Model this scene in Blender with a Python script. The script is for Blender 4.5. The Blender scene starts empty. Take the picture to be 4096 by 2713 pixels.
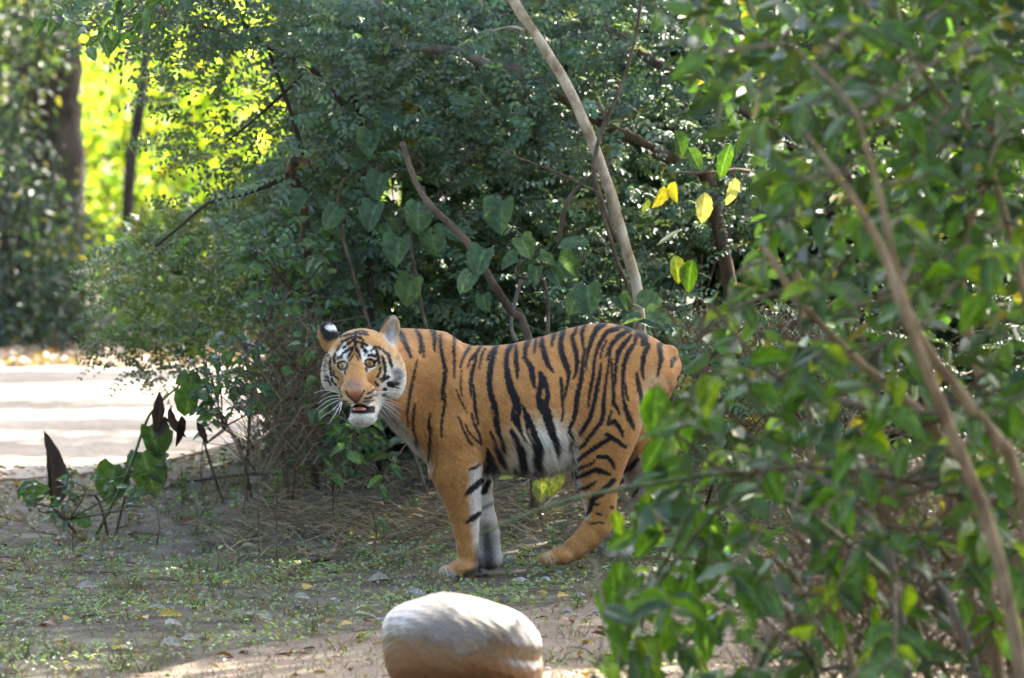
import bpy, bmesh, math, random
import numpy as np
from mathutils import Vector, Matrix
R = math.radians
rng = np.random.default_rng(7)
random.seed(7)
scene = bpy.context.scene
col = scene.collection

# ------------------------------------------------------------------ camera
FPX = 6375.0            # focal length in pixels of the 1024 px wide picture
CAM_H = 2.0             # eye height, standing in an open vehicle
HORIZ = 62.0            # row of the horizon in the 1024x678 picture
cam_d = bpy.data.cameras.new('camera')
cam = bpy.data.objects.new('camera', cam_d)
col.objects.link(cam)
cam.location = (0, 0, CAM_H)
cam.rotation_euler = (R(90), 0, 0)
cam_d.sensor_width = 36.0
cam_d.lens = FPX / 1024.0 * 36.0
cam_d.shift_y = -(339.0 - HORIZ) / 1024.0
cam_d.clip_start = 0.5
cam_d.clip_end = 3000
cam_d.dof.use_dof = True
cam_d.dof.focus_distance = 24.75
cam_d.dof.aperture_fstop = 4.3
scene.camera = cam

# ------------------------------------------------------------------ sky and sun
SUN_EL, SUN_AZ = 47.0, 33.0       # azimuth: degrees from straight ahead (+Y) towards the right (+X)
world = bpy.data.worlds.new('World')
scene.world = world
world.use_nodes = True
wn = world.node_tree
sky = wn.nodes.new('ShaderNodeTexSky')
sky.sky_type = 'NISHITA'
sky.sun_disc = False
sky.sun_elevation = R(SUN_EL)
sky.sun_rotation = R(SUN_AZ)
sky.dust_density = 4.0
sky.air_density = 1.0
sky.ozone_density = 1.0
bg = wn.nodes['Background']
bg.inputs['Strength'].default_value = 0.15
wn.links.new(sky.outputs[0], bg.inputs[0])
sun_d = bpy.data.lights.new('sun', 'SUN')
sun_d.energy = 4.6
sun_d.angle = R(0.53)
sun_d.color = (1.0, 0.93, 0.82)
sun = bpy.data.objects.new('sun', sun_d)
col.objects.link(sun)
SUN_DIR = Vector((math.sin(R(SUN_AZ)) * math.cos(R(SUN_EL)), math.cos(R(SUN_AZ)) * math.cos(R(SUN_EL)), math.sin(R(SUN_EL))))
sun.location = SUN_DIR * 60
sun.rotation_euler = SUN_DIR.to_track_quat('Z', 'Y').to_euler()
vs = scene.view_settings
vs.view_transform = 'Standard'
vs.look = 'None'
vs.exposure = 2.8
vs.gamma = 1.0
vs.use_curve_mapping = False
scene.cycles.use_denoising = True
scene.cycles.max_bounces = 5
scene.cycles.diffuse_bounces = 2
scene.cycles.glossy_bounces = 2
scene.cycles.transmission_bounces = 3
scene.cycles.transparent_max_bounces = 8
scene.cycles.sample_clamp_indirect = 6.0

# ------------------------------------------------------------------ helpers
def W(px, py, d):
    """point seen at photograph pixel (4096x2713) px,py lying at distance d"""
    return np.array(((px / 4.0 - 512.0) * d / FPX, d, CAM_H - (py / 4.0015 - HORIZ) * d / FPX))

def G(x, y):
    """height of the ground"""
    x = np.asarray(x, float); y = np.asarray(y, float)
    t = np.tanh(x / 1.6) * 1.6
    near = 1.0 / (1.0 + np.exp((y - 29.5) / 0.6))
    z = 0.075 * t * near
    sm = lambda a, b, v: np.clip((v - a) / (b - a), 0, 1) ** 2 * (3 - 2 * np.clip((v - a) / (b - a), 0, 1))
    z = z + 0.15 * sm(25.6, 28.4, y) * (1 - sm(32, 36, y)) * sm(-2.3, -0.9, x)
    z = z + 0.010 * np.sin(2.1 * x + 0.7 * y) + 0.008 * np.sin(3.7 * x - 1.9 * y + 1.0) + 0.004 * np.sin(9.0 * x + 5.0 * y)
    z = z - 0.03 * (1 - sm(-0.35, 0.35, y - 23.7 - 1.3 * x))
    road = sm(30.4, 31.2, y - 1.2 * (x + 2.4)) * (1 - sm(42.0, 43.0, y))
    z = z * (1 - road * (x < -0.6))
    return z

def W_ground(px, py):
    """point of the ground seen at a photograph pixel"""
    d = (CAM_H) * FPX / max(py / 4.0015 - HORIZ, 5.0)
    for _ in range(12):
        x = (px / 4.0 - 512.0) * d / FPX
        d = (CAM_H - float(G(x, d))) * FPX / max(py / 4.0015 - HORIZ, 5.0)
    return np.array(((px / 4.0 - 512.0) * d / FPX, d, float(G((px / 4.0 - 512.0) * d / FPX, d))))

def tag(o, label=None, cat=None, group=None, kind=None):
    if label: o['label'] = label
    if cat: o['category'] = cat
    if group: o['group'] = group
    if kind: o['kind'] = kind
    return o

def empty(name, loc=(0, 0, 0)):
    o = bpy.data.objects.new(name, None)
    o.empty_display_size = 0.1
    o.location = loc
    col.objects.link(o)
    return o

def wmat(o):
    b = Matrix.LocRotScale(o.location, o.rotation_euler, o.scale)
    return b if o.parent is None else wmat(o.parent) @ o.matrix_parent_inverse @ b

def add_obj(name, me, mat=None, parent=None):
    o = bpy.data.objects.new(name, me)
    col.objects.link(o)
    if mat is not None and len(me.materials) == 0:
        me.materials.append(mat)
    if parent is not None:
        o.parent = parent
        o.matrix_parent_inverse = wmat(parent).inverted()
    return o

def mesh_np(name, V, F, color=None, smooth=False):
    """V (n,3), F (m,k) -> mesh; color (n,4)"""
    V = np.asarray(V, np.float32); F = np.asarray(F, np.int32)
    me = bpy.data.meshes.new(name)
    me.vertices.add(len(V)); me.vertices.foreach_set('co', V.ravel())
    m, k = F.shape
    me.loops.add(m * k); me.loops.foreach_set('vertex_index', F.ravel())
    me.polygons.add(m)
    me.polygons.foreach_set('loop_start', np.arange(0, m * k, k, dtype=np.int32))
    if smooth:
        me.polygons.foreach_set('use_smooth', np.ones(m, bool))
    if color is not None:
        a = me.color_attributes.new('Col', 'FLOAT_COLOR', 'POINT')
        c = np.ones((len(V), 4), np.float32); c[:, :3] = color[:, :3]
        a.data.foreach_set('color', c.ravel())
    me.update(calc_edges=True)
    return me

class Build:
    """collects vertices and faces of tubes, blades and leaves for one mesh"""
    def __init__(self):
        self.V, self.F3, self.F4, self.C, self.n = [], [], [], [], 0
    def add(self, V, F, c=(1, 1, 1)):
        V = np.asarray(V, np.float32); F = np.asarray(F, np.int32)
        self.V.append(V)
        (self.F4 if F.shape[1] == 4 else self.F3).append(F + self.n)
        cc = np.asarray(c, np.float32)
        self.C.append(np.broadcast_to(cc, (len(V), 3)) if cc.ndim == 1 else cc)
        self.n += len(V)
    def tube(self, pts, radii, sides=6, c=(1, 1, 1), cap=True):
        P = np.asarray(pts, float); n = len(P)
        r = np.broadcast_to(np.asarray(radii, float), (n,)) if np.ndim(radii) else np.full(n, radii)
        T = np.gradient(P, axis=0); T /= np.linalg.norm(T, axis=1, keepdims=True) + 1e-9
        up = np.array((0.31, 0.77, 0.55)); A = np.cross(T, up); A /= np.linalg.norm(A, axis=1, keepdims=True) + 1e-9
        B = np.cross(T, A)
        a = np.linspace(0, 2 * np.pi, sides, endpoint=False)
        V = P[:, None] + r[:, None, None] * (np.cos(a)[None, :, None] * A[:, None] + np.sin(a)[None, :, None] * B[:, None])
        V = V.reshape(-1, 3)
        i = np.arange(n - 1)[:, None] * sides; j = np.arange(sides)[None, :]
        F = np.stack([i + j, i + (j + 1) % sides, i + sides + (j + 1) % sides, i + sides + j], -1).reshape(-1, 4)
        self.add(V, F, c)
        if cap:
            e = (n - 1) * sides
            base = self.n - n * sides
            V2 = np.array([P[0], P[-1]])
            F2 = [[n * sides, (k + 1) % sides, k] for k in range(sides)] + [[n * sides + 1, e + k, e + (k + 1) % sides] for k in range(sides)]
            self.V.append(V2.astype(np.float32)); self.C.append(np.broadcast_to(np.asarray(c, np.float32), (2, 3)) if np.ndim(c) == 1 else np.asarray(c)[[0, -1]])
            self.F3.append(np.asarray(F2, np.int32) + base); self.n += 2
    def mesh(self, name, smooth=False):
        V = np.concatenate(self.V); C = np.concatenate(self.C)
        F3 = np.concatenate(self.F3) if self.F3 else np.zeros((0, 3), np.int32)
        F4 = np.concatenate(self.F4) if self.F4 else np.zeros((0, 4), np.int32)
        me = bpy.data.meshes.new(name)
        me.vertices.add(len(V)); me.vertices.foreach_set('co', V.astype(np.float32).ravel())
        loops = np.concatenate([F3.ravel(), F4.ravel()]).astype(np.int32)
        me.loops.add(len(loops)); me.loops.foreach_set('vertex_index', loops)
        me.polygons.add(len(F3) + len(F4))
        st = np.concatenate([np.arange(len(F3)) * 3, len(F3) * 3 + np.arange(len(F4)) * 4]).astype(np.int32)
        me.polygons.foreach_set('loop_start', st)
        if smooth: me.polygons.foreach_set('use_smooth', np.ones(len(st), bool))
        a = me.color_attributes.new('Col', 'FLOAT_COLOR', 'POINT')
        c4 = np.ones((len(V), 4), np.float32); c4[:, :3] = C
        a.data.foreach_set('color', c4.ravel())
        me.update(calc_edges=True)
        return me

def curve_pts(pts, n=12):
    """smooth polyline through control points (Catmull-Rom)"""
    P = np.asarray(pts, float)
    if len(P) == 2:
        t = np.linspace(0, 1, n)[:, None]; return P[0] * (1 - t) + P[1] * t
    Q = np.vstack([2 * P[0] - P[1], P, 2 * P[-1] - P[-2]])
    out = []
    segs = len(P) - 1; per = max(2, n // segs)
    for i in range(segs):
        p0, p1, p2, p3 = Q[i:i + 4]
        for t in np.linspace(0, 1, per, endpoint=False):
            out.append(0.5 * ((2 * p1) + (-p0 + p2) * t + (2 * p0 - 5 * p1 + 4 * p2 - p3) * t * t + (-p0 + 3 * p1 - 3 * p2 + p3) * t ** 3))
    out.append(P[-1])
    return np.array(out)

# ------------------------------------------------------------------ materials
def nodes(name):
    m = bpy.data.materials.new(name); m.use_nodes = True
    return m, m.node_tree.nodes, m.node_tree.links, m.node_tree.nodes['Principled BSDF']

def setin(n, k, v):
    if k in n.inputs: n.inputs[k].default_value = v

def leaf_mat(name, rough=0.42, trans=0.4, tint=(1.0, 1.0, 1.0), spec=0.5, vein=False):
    """leaf: colour from the vertex colour, thin translucent blade with a waxy sheen"""
    m, N, L, p = nodes(name)
    at = N.new('ShaderNodeAttribute'); at.attribute_name = 'Col'
    tex = N.new('ShaderNodeTexNoise'); tex.inputs['Scale'].default_value = 45
    tex.inputs['Detail'].default_value = 3
    geo = N.new('ShaderNodeNewGeometry'); L.new(geo.outputs['Position'], tex.inputs['Vector'])
    rmp = N.new('ShaderNodeMapRange'); rmp.inputs['To Min'].default_value = 0.72; rmp.inputs['To Max'].default_value = 1.28
    L.new(tex.outputs['Fac'], rmp.inputs['Value'])
    mul = N.new('ShaderNodeVectorMath'); mul.operation = 'SCALE'
    L.new(at.outputs['Color'], mul.inputs[0]); L.new(rmp.outputs[0], mul.inputs['Scale'])
    L.new(mul.outputs[0], p.inputs['Base Color'])
    out = mul.outputs[0]
    if vein:      # pale midrib and side veins along the blade's own axes
        tc = N.new('ShaderNodeTexCoord'); sp = N.new('ShaderNodeSeparateXYZ'); L.new(tc.outputs['Object'], sp.inputs[0])
        def mth(op, a, b=None, c=None):
            q = N.new('ShaderNodeMath'); q.operation = op
            for i_, v_ in enumerate((a, b, c)):
                if v_ is None: continue
                if isinstance(v_, (int, float)): q.inputs[i_].default_value = v_
                else: L.new(v_, q.inputs[i_])
            return q.outputs[0]
        ay = mth('ABSOLUTE', sp.outputs['Y'])
        ph = mth('FRACT', mth('MULTIPLY', mth('MULTIPLY_ADD', ay, -.7, sp.outputs['X']), 8.5))
        side = mth('SMOOTH_MIN', mth('ABSOLUTE', mth('SUBTRACT', ph, .5)), 1.0, .01)
        sv = N.new('ShaderNodeMapRange'); sv.inputs['From Min'].default_value = .03; sv.inputs['From Max'].default_value = .13; sv.inputs['To Min'].default_value = .55; sv.inputs['To Max'].default_value = 0.0; L.new(side, sv.inputs['Value'])
        mv = N.new('ShaderNodeMapRange'); mv.inputs['From Min'].default_value = .008; mv.inputs['From Max'].default_value = .022; mv.inputs['To Min'].default_value = 1.0; mv.inputs['To Max'].default_value = 0.0; L.new(ay, mv.inputs['Value'])
        vv = mth('MAXIMUM', sv.outputs[0], mv.outputs[0])
        v2 = N.new('ShaderNodeVectorMath'); v2.operation = 'SCALE'; L.new(out, v2.inputs[0]); L.new(mth('MULTIPLY_ADD', vv, .45, 1.0), v2.inputs['Scale']); out = v2.outputs[0]
        L.new(out, p.inputs['Base Color'])
        bp = N.new('ShaderNodeBump'); bp.inputs['Strength'].default_value = .35; bp.inputs['Distance'].default_value = .004; bp.invert = True
        L.new(vv, bp.inputs['Height']); L.new(bp.outputs[0], p.inputs['Normal'])
    p.inputs['Roughness'].default_value = rough
    setin(p, 'Specular IOR Level', spec)
    tr = N.new('ShaderNodeBsdfTranslucent')
    tm = N.new('ShaderNodeVectorMath'); tm.operation = 'MULTIPLY'
    tm.inputs[1].default_value = (2.6 * tint[0], 2.5 * tint[1], 0.9 * tint[2])
    L.new(out, tm.inputs[0]); L.new(tm.outputs[0], tr.inputs['Color'])
    mx = N.new('ShaderNodeMixShader'); mx.inputs[0].default_value = trans
    L.new(p.outputs[0], mx.inputs[1]); L.new(tr.outputs[0], mx.inputs[2])
    L.new(mx.outputs[0], N['Material Output'].inputs['Surface'])
    return m

def bark_mat(name, c1, c2, scale=14.0, rough=0.9, bump=0.5, stretch=0.35):
    m, N, L, p = nodes(name)
    geo = N.new('ShaderNodeNewGeometry')
    mp = N.new('ShaderNodeMapping'); mp.inputs['Scale'].default_value = (1, 1, stretch)
    L.new(geo.outputs['Position'], mp.inputs[0])
    t = N.new('ShaderNodeTexNoise'); t.inputs['Scale'].default_value = scale; t.inputs['Detail'].default_value = 6; t.inputs['Roughness'].default_value = 0.65
    L.new(mp.outputs[0], t.inputs['Vector'])
    r = N.new('ShaderNodeValToRGB'); r.color_ramp.elements[0].position = 0.38; r.color_ramp.elements[1].position = 0.62
    r.color_ramp.elements[0].color = (*c1, 1); r.color_ramp.elements[1].color = (*c2, 1)
    L.new(t.outputs['Fac'], r.inputs[0]); L.new(r.outputs[0], p.inputs['Base Color'])
    b = N.new('ShaderNodeBump'); b.inputs['Strength'].default_value = bump; b.inputs['Distance'].default_value = 0.01
    L.new(t.outputs['Fac'], b.inputs['Height']); L.new(b.outputs[0], p.inputs['Normal'])
    p.inputs['Roughness'].default_value = rough
    setin(p, 'Specular IOR Level', 0.2)
    return m

def vcol_mat(name, rough=0.8, spec=0.2, sheen=0.0):
    m, N, L, p = nodes(name)
    at = N.new('ShaderNodeAttribute'); at.attribute_name = 'Col'
    L.new(at.outputs['Color'], p.inputs['Base Color'])
    p.inputs['Roughness'].default_value = rough
    setin(p, 'Specular IOR Level', spec); setin(p, 'Sheen Weight', sheen)
    return m

def flat_mat(name, c, rough=0.5, spec=0.5):
    m, N, L, p = nodes(name)
    p.inputs['Base Color'].default_value = (*c, 1); p.inputs['Roughness'].default_value = rough
    setin(p, 'Specular IOR Level', spec)
    return m
# ================================================================== ground and roads
def soil_mat(name, stops, scale=3.0, rough=0.95, bump=0.6, grit=60.0):
    m, N, L, p = nodes(name)
    geo = N.new('ShaderNodeNewGeometry')
    t = N.new('ShaderNodeTexNoise'); t.inputs['Scale'].default_value = scale; t.inputs['Detail'].default_value = 8; t.inputs['Roughness'].default_value = 0.62
    t2 = N.new('ShaderNodeTexNoise'); t2.inputs['Scale'].default_value = grit; t2.inputs['Detail'].default_value = 4
    L.new(geo.outputs['Position'], t.inputs['Vector']); L.new(geo.outputs['Position'], t2.inputs['Vector'])
    r = N.new('ShaderNodeValToRGB'); els = r.color_ramp.elements
    els[0].position, els[0].color = stops[0][0], (*stops[0][1], 1); els[1].position, els[1].color = stops[-1][0], (*stops[-1][1], 1)
    for pos, c in stops[1:-1]:
        e = els.new(pos); e.color = (*c, 1)
    L.new(t.outputs['Fac'], r.inputs[0])
    mr = N.new('ShaderNodeMapRange'); mr.inputs['From Min'].default_value = .3; mr.inputs['From Max'].default_value = .7; mr.inputs['To Min'].default_value = .6; mr.inputs['To Max'].default_value = 1.35
    L.new(t2.outputs['Fac'], mr.inputs['Value'])
    sc = N.new('ShaderNodeVectorMath'); sc.operation = 'SCALE'; L.new(r.outputs[0], sc.inputs[0]); L.new(mr.outputs[0], sc.inputs['Scale'])
    L.new(sc.outputs[0], p.inputs['Base Color'])
    b = N.new('ShaderNodeBump'); b.inputs['Strength'].default_value = bump; b.inputs['Distance'].default_value = 0.02
    L.new(t2.outputs['Fac'], b.inputs['Height']); L.new(b.outputs[0], p.inputs['Normal'])
    p.inputs['Roughness'].default_value = rough; setin(p, 'Specular IOR Level', 0.15)
    return m
def grid_mesh(name, xs, ys, zf):
    X, Y = np.meshgrid(xs, ys, indexing='ij')
    Vv = np.stack([X, Y, zf(X, Y)], -1).reshape(-1, 3); ny = len(ys)
    i = np.arange(len(xs) - 1)[:, None] * ny; j = np.arange(ny - 1)[None]
    F = np.stack([i + j, i + ny + j, i + ny + j + 1, i + j + 1], -1).reshape(-1, 4)
    return mesh_np(name, Vv, F, None, True)
def spread(a, b, c, d, fine, n_out):
    """fine spacing between b and c, growing outwards to a and d"""
    core = np.arange(b, c, fine)
    lo_ = b - np.geomspace(fine, b - a, n_out)[::-1]; hi_ = core[-1] + np.geomspace(fine, d - core[-1], n_out)
    return np.concatenate([lo_, core, hi_])
gx = spread(-900, -4.5, 4.5, 900, 0.09, 22); gy = spread(-300, 14.0, 48.0, 1800, 0.12, 22)
mat_soil = soil_mat('forest_soil', [(.30, (.030, .025, .018)), (.45, (.075, .064, .045)), (.56, (.11, .097, .068)), (.72, (.17, .145, .11))], 4.5)
ground = tag(add_obj('ground', grid_mesh('ground', gx, gy, G), mat_soil), kind='structure')
# sunlit forest road behind, and the worn track in front
mat_road = soil_mat('pale_road_dust', [(.30, (.15, .122, .088)), (.5, (.225, .187, .142)), (.7, (.30, .255, .20))], 1.2, 0.95, 0.35, 25)
def strip(name, edge0, edge1, xs, mat, lift=0.006, n=14):
    """a sheet between two edges y=f(x), laid on the ground"""
    rows = []
    for x in xs:
        a, b = edge0(x), edge1(x)
        rows.append([(x, y, float(G(x, y)) + lift) for y in np.linspace(a, b, n)])
    Vv = np.array(rows).reshape(-1, 3); i = np.arange(len(xs) - 1)[:, None] * n; j = np.arange(n - 1)[None]
    F = np.stack([i + j, i + n + j, i + n + j + 1, i + j + 1], -1).reshape(-1, 4)
    return tag(add_obj(name, mesh_np(name, Vv, F, None, True), mat), kind='structure')
wob = lambda x, a, s: a * (math.sin(3.1 * x + s) + .6 * math.sin(7.3 * x + 2 * s) + .4 * math.sin(17 * x + s))
strip('forest_road', lambda x: 30.7 + 0.9 * max(-6, min(x + 2.45, 1.5)) + wob(x, .10, 1), lambda x: 42.3 + 0.15 * x + wob(x, .12, 2), np.arange(-14, 1.6, 0.12), mat_road, n=40)
mat_track = soil_mat('dry_track_soil', [(.30, (.10, .078, .055)), (.5, (.17, .13, .092)), (.62, (.21, .165, .125)), (.75, (.25, .22, .19))], 4.0, 0.95, 0.6, 70)
strip('dirt_track', lambda x: 15.0, lambda x: min(24.3, 23.55 + 1.25 * x + wob(x, .10, 4)) if x > -5 else 17.3, np.arange(-6, 6, 0.06), mat_track, n=60)
# ================================================================== plant kit
DS = 4096 / 2367.0           # tracing pixels (2367 wide) -> photograph pixels
def WD(x, y, d): return W(x * DS, y * DS, d)
def px_of(P):
    P = np.atleast_2d(P)
    return np.stack([(P[:, 0] * FPX / P[:, 1] + 512) * 4 / DS, ((CAM_H - P[:, 2]) * FPX / P[:, 1] + HORIZ) * 4.0015 / DS], -1)
def in_poly(q, pp):
    pp = np.asarray(pp, float); ins = np.zeros(len(q), bool); m = len(pp)
    for i in range(m):
        a, b = pp[i], pp[(i + 1) % m]
        ins ^= ((a[1] > q[:, 1]) != (b[1] > q[:, 1])) & (q[:, 0] < (b[0] - a[0]) * (q[:, 1] - a[1]) / (b[1] - a[1] + 1e-9) + a[0])
    return ins
def unit(v): return v / (np.linalg.norm(v, axis=-1, keepdims=True) + 1e-9)
def sample(poly_, n, d0, d1, pw=1.0):
    """n points filling the volume seen through a tracing polygon between distances d0..d1"""
    pp = np.asarray(poly_, float); lo_, hi_ = pp.min(0), pp.max(0); out = []
    while len(out) < n:
        q = rng.uniform(lo_, hi_, (n * 2, 2)); q = q[in_poly(q, pp)]
        out.extend(q.tolist())
    q = np.array(out[:n]); d = d0 + (d1 - d0) * rng.uniform(0, 1, n) ** pw
    X = (q[:, 0] * DS / 4 - 512) * d / FPX; Z = CAM_H - (q[:, 1] * DS / 4.0015 - HORIZ) * d / FPX
    P = np.stack([X, d, Z], -1)
    return P[P[:, 2] > G(P[:, 0], P[:, 1]) + 0.02]
TPL = np.array([(0, 0, 0), (.32, -.5, 1), (.70, -.40, 1), (1, 0, 0), (.70, .40, 1), (.32, .5, 1)])
TPF = np.array([[0, 3, 2, 1], [0, 5, 4, 3]])
def leaf_batch(B, pos, d, nrm, L, Wd, c, fold=0.25, droop=0.15):
    k = len(pos); L = np.broadcast_to(L, (k,)); Wd = np.broadcast_to(Wd, (k,))
    d = unit(d); s = unit(np.cross(d, nrm)); nn = np.cross(s, d)
    t, sx, li = TPL[:, 0], TPL[:, 1], TPL[:, 2]
    Vv = pos[:, None] + d[:, None] * (t[None, :, None] * L[:, None, None]) + s[:, None] * (sx[None, :, None] * Wd[:, None, None]) \
        + nn[:, None] * ((li[None] * fold * Wd[:, None] - droop * t[None] ** 2 * L[:, None])[..., None])
    F = (np.arange(k)[:, None, None] * 6 + TPF[None]).reshape(-1, 4)
    B.add(Vv.reshape(-1, 3), F, np.repeat(np.broadcast_to(c, (k, 3)), 6, 0))
def greens(k, base, var=0.25, yellow=0.0):
    c = np.asarray(base) * np.exp(rng.normal(0, var, (k, 1)))
    c = c * (1 + rng.normal(0, 0.08, (k, 3)))
    if yellow > 0:
        m = rng.uniform(size=k) < yellow
        c[m] = np.array((.16, .15, .02)) * rng.uniform(.6, 1.3, (m.sum(), 1))
    return np.clip(c, .004, .6)
def fronds(B, base, dirs, Lf, n_leaf, leafL, leafW, colr, droop=0.35, stemB=None, stem_c=(.05, .045, .025), pairs=True):
    """compound leaves: a curved stalk with leaflets on both sides"""
    k = len(base); dirs = unit(dirs)
    t = (np.arange(n_leaf) + 1.2) / (n_leaf + 0.4)
    up = np.array((0, 0, 1.0))
    P = base[:, None] + dirs[:, None] * (t[None, :, None] * Lf[:, None, None]) - up * (droop * (t ** 2)[None, :, None] * Lf[:, None, None])
    T = unit(dirs[:, None] - up * (2 * droop * t)[None, :, None])
    S = unit(np.cross(T, up + np.array((0, -.55, 0)) + rng.normal(0, .25, (k, 1, 3)))); Nn = np.cross(S, T)
    for sg in ((-1, 1) if pairs else (1,)):
        d = T * 0.45 + S * sg + Nn * rng.normal(0, .25, (k, n_leaf, 1)) - up * 0.15
        nn = Nn + rng.normal(0, .3, (k, n_leaf, 3))
        cc = np.repeat(colr, n_leaf, 0) * rng.uniform(.8, 1.25, (k * n_leaf, 1))
        sz = (1 - 0.35 * np.abs(t - .5) * 2)[None] * rng.uniform(.8, 1.2, (k, n_leaf))
        leaf_batch(B, P.reshape(-1, 3), d.reshape(-1, 3), nn.reshape(-1, 3), (leafL * sz).ravel(), (leafW * sz).ravel(), cc)
    if stemB is not None:
        s2 = unit(np.cross(dirs, up + .01)) * 0.0016
        tt = np.array((0, .5, 1.0)); Q = base[:, None] + dirs[:, None] * (tt[None, :, None] * Lf[:, None, None]) - up * (droop * (tt ** 2)[None, :, None] * Lf[:, None, None])
        Vv = np.stack([Q - s2[:, None], Q + s2[:, None]], 2).reshape(-1, 3)
        F = (np.arange(k)[:, None, None] * 6 + np.array([[0, 1, 3, 2], [2, 3, 5, 4]])[None]).reshape(-1, 4)
        stemB.add(Vv, F, stem_c)

# large leaf blades, modelled once and shared
def big_leaf(name, kind='oval', base=(.05, .10, .03), var=0, holes=0):
    """blade with a raised midrib, side veins pressed in, curved tip, uneven edge; length 1 along +X, face +Z"""
    r_ = np.random.default_rng(100 + var + len(name))
    nt, ns = 13, 9
    t = np.linspace(0, 1, nt); s = np.linspace(-1, 1, ns)
    if kind == 'heart':
        w = 0.48 * np.sqrt(np.clip(1 - ((t - .32) / .70) ** 2, 0, 1)) * (1 - .45 * np.clip((t - .55) / .45, 0, 1) ** 1.4); w[0] = .28; w[-1] = .004; w[-2] *= .8
    elif kind == 'lance':
        w = 0.20 * np.sin(np.pi * np.clip(t, 0, 1) ** .8) ** .8; w[0] = .012; w[-1] = .003
    else:
        w = 0.28 * np.sin(np.pi * t ** .85) ** .72; w[0] = .012; w[-1] = .003
    T, S = np.meshgrid(t, s, indexing='ij')
    Wd = w[:, None] * (1 + .035 * r_.normal(size=(nt, ns)) * (np.abs(S) > .9))
    x = T - (.13 * (np.abs(S) ** 1.5) * (1 - T) ** 4 if kind == 'heart' else 0)
    y = S * Wd
    droop = .05 + .40 * r_.uniform(); curl = r_.uniform(-.45, .6); tw = r_.uniform(-.6, .6)
    z = -droop * T ** 2 + np.abs(S) * Wd * (.35 + .2 * r_.uniform()) - curl * Wd * S ** 2 + .018 * np.sin(T * 22 + np.abs(S) * 5) * np.abs(S) + tw * y * T
    Vv = np.stack([x, y, z], -1).reshape(-1, 3)
    F = [[i * ns + j, (i + 1) * ns + j, (i + 1) * ns + j + 1, i * ns + j + 1] for i in range(nt - 1) for j in range(ns - 1)]
    c = np.tile(np.asarray(base), (nt, ns, 1)) * (1 + .22 * r_.normal(size=(nt, ns, 1))) * (1 + .25 * np.sin(T * 5 + r_.uniform(0, 6))[..., None] * S[..., None])
    c[:, ns // 2] = c[:, ns // 2] * 1.25 + .015
    c = c.reshape(-1, 3)
    keep = [f for f in F]
    if holes:
        drop = set(r_.choice(len(F), holes, replace=False).tolist()); keep = [f for k, f in enumerate(F) if k not in drop]
    return mesh_np(name, Vv, np.array(keep), np.clip(c, .003, .7), True)
def place_leaf(me, mat, parent, pos, d, nrm, L, name='leaf', wscale=1.0):
    if len(me.materials) == 0: me.materials.append(mat)
    o = bpy.data.objects.new(name, me); col.objects.link(o)
    X = Vector(d).normalized(); Z = Vector(nrm); Z = (Z - X * Z.dot(X)).normalized(); Y = Z.cross(X)
    M3 = Matrix((X, Y, Z)).transposed()
    o.location = pos; o.rotation_euler = M3.to_euler(); o.scale = (L, L * wscale, L)
    if parent is not None:
        o.parent = parent; o.matrix_parent_inverse = wmat(parent).inverted()
    return o
def stem_part(parent, pts, r0, r1, mat, name='stem', sides=7, n=16, knots=0.0):
    P = curve_pts(pts, n); rr = np.linspace(r0, r1, len(P))
    if knots: rr = rr * (1 + knots * rng.normal(size=len(P))); P = P + rng.normal(0, r0 * knots * 1.5, P.shape)
    b = Build(); b.tube(P, rr, sides)
    return add_obj(name, b.mesh(name, True), mat, parent), P

M_LEAF = leaf_mat('thicket_leaf', 0.50, 0.28, spec=.5)
M_GLOSS = leaf_mat('glossy_leaf', 0.20, 0.40, spec=0.42, vein=True)
M_SOFT = leaf_mat('downy_leaf', 0.55, 0.30, spec=0.35, vein=True)
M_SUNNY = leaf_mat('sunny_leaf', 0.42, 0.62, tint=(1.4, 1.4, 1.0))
M_DEAD = leaf_mat('dead_leaf', 0.7, 0.15, spec=0.25, tint=(.6, .5, .8))
M_PALE = bark_mat('pale_bark', (.24, .165, .095), (.56, .47, .34), 16, bump=.6, stretch=.6)
M_GREY = bark_mat('grey_bark', (.11, .095, .08), (.28, .25, .215), 12)
M_BROWN = bark_mat('brown_bark', (.06, .042, .03), (.17, .12, .08), 14)
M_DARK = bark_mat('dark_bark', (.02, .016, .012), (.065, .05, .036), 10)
M_TWIG = bark_mat('twig_bark', (.06, .045, .028), (.17, .13, .085), 30)
M_GSTEM = bark_mat('green_stem', (.07, .085, .03), (.15, .17, .075), 30, rough=.6)
# ================================================================== far forest and the trees whose crowns shade the clearing
def cloud(c, r, n, shell=0.5):
    v = unit(rng.normal(size=(n, 3))); rad = rng.uniform(shell ** 3, 1, n) ** (1 / 3)
    p = np.asarray(c) + v * rad[:, None] * np.asarray(r)
    return p
def clump_points(c, r, n, nclump=40, cr=0.22):
    """leaf positions gathered in clumps, so that a crown has holes and an uneven edge"""
    cc = cloud(c, np.asarray(r) * .92, nclump, 0.35)
    k = rng.integers(0, nclump, n)
    return cc[k] + rng.normal(0, 1, (n, 3)) * np.asarray(r) * cr * rng.uniform(.6, 1.1, (nclump, 1))[k]
def loose_leaves(B, P, L, Wd, c, flat=0.6):
    k = len(P); d = unit(rng.normal(size=(k, 3)) * (1, 1, .6) + (0, 0, -.35)); nn = unit(rng.normal(size=(k, 3)) + (0, -.25, flat * 2))
    leaf_batch(B, P, d, nn, L * rng.uniform(.7, 1.25, k), Wd * rng.uniform(.7, 1.2, k), c)
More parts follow.
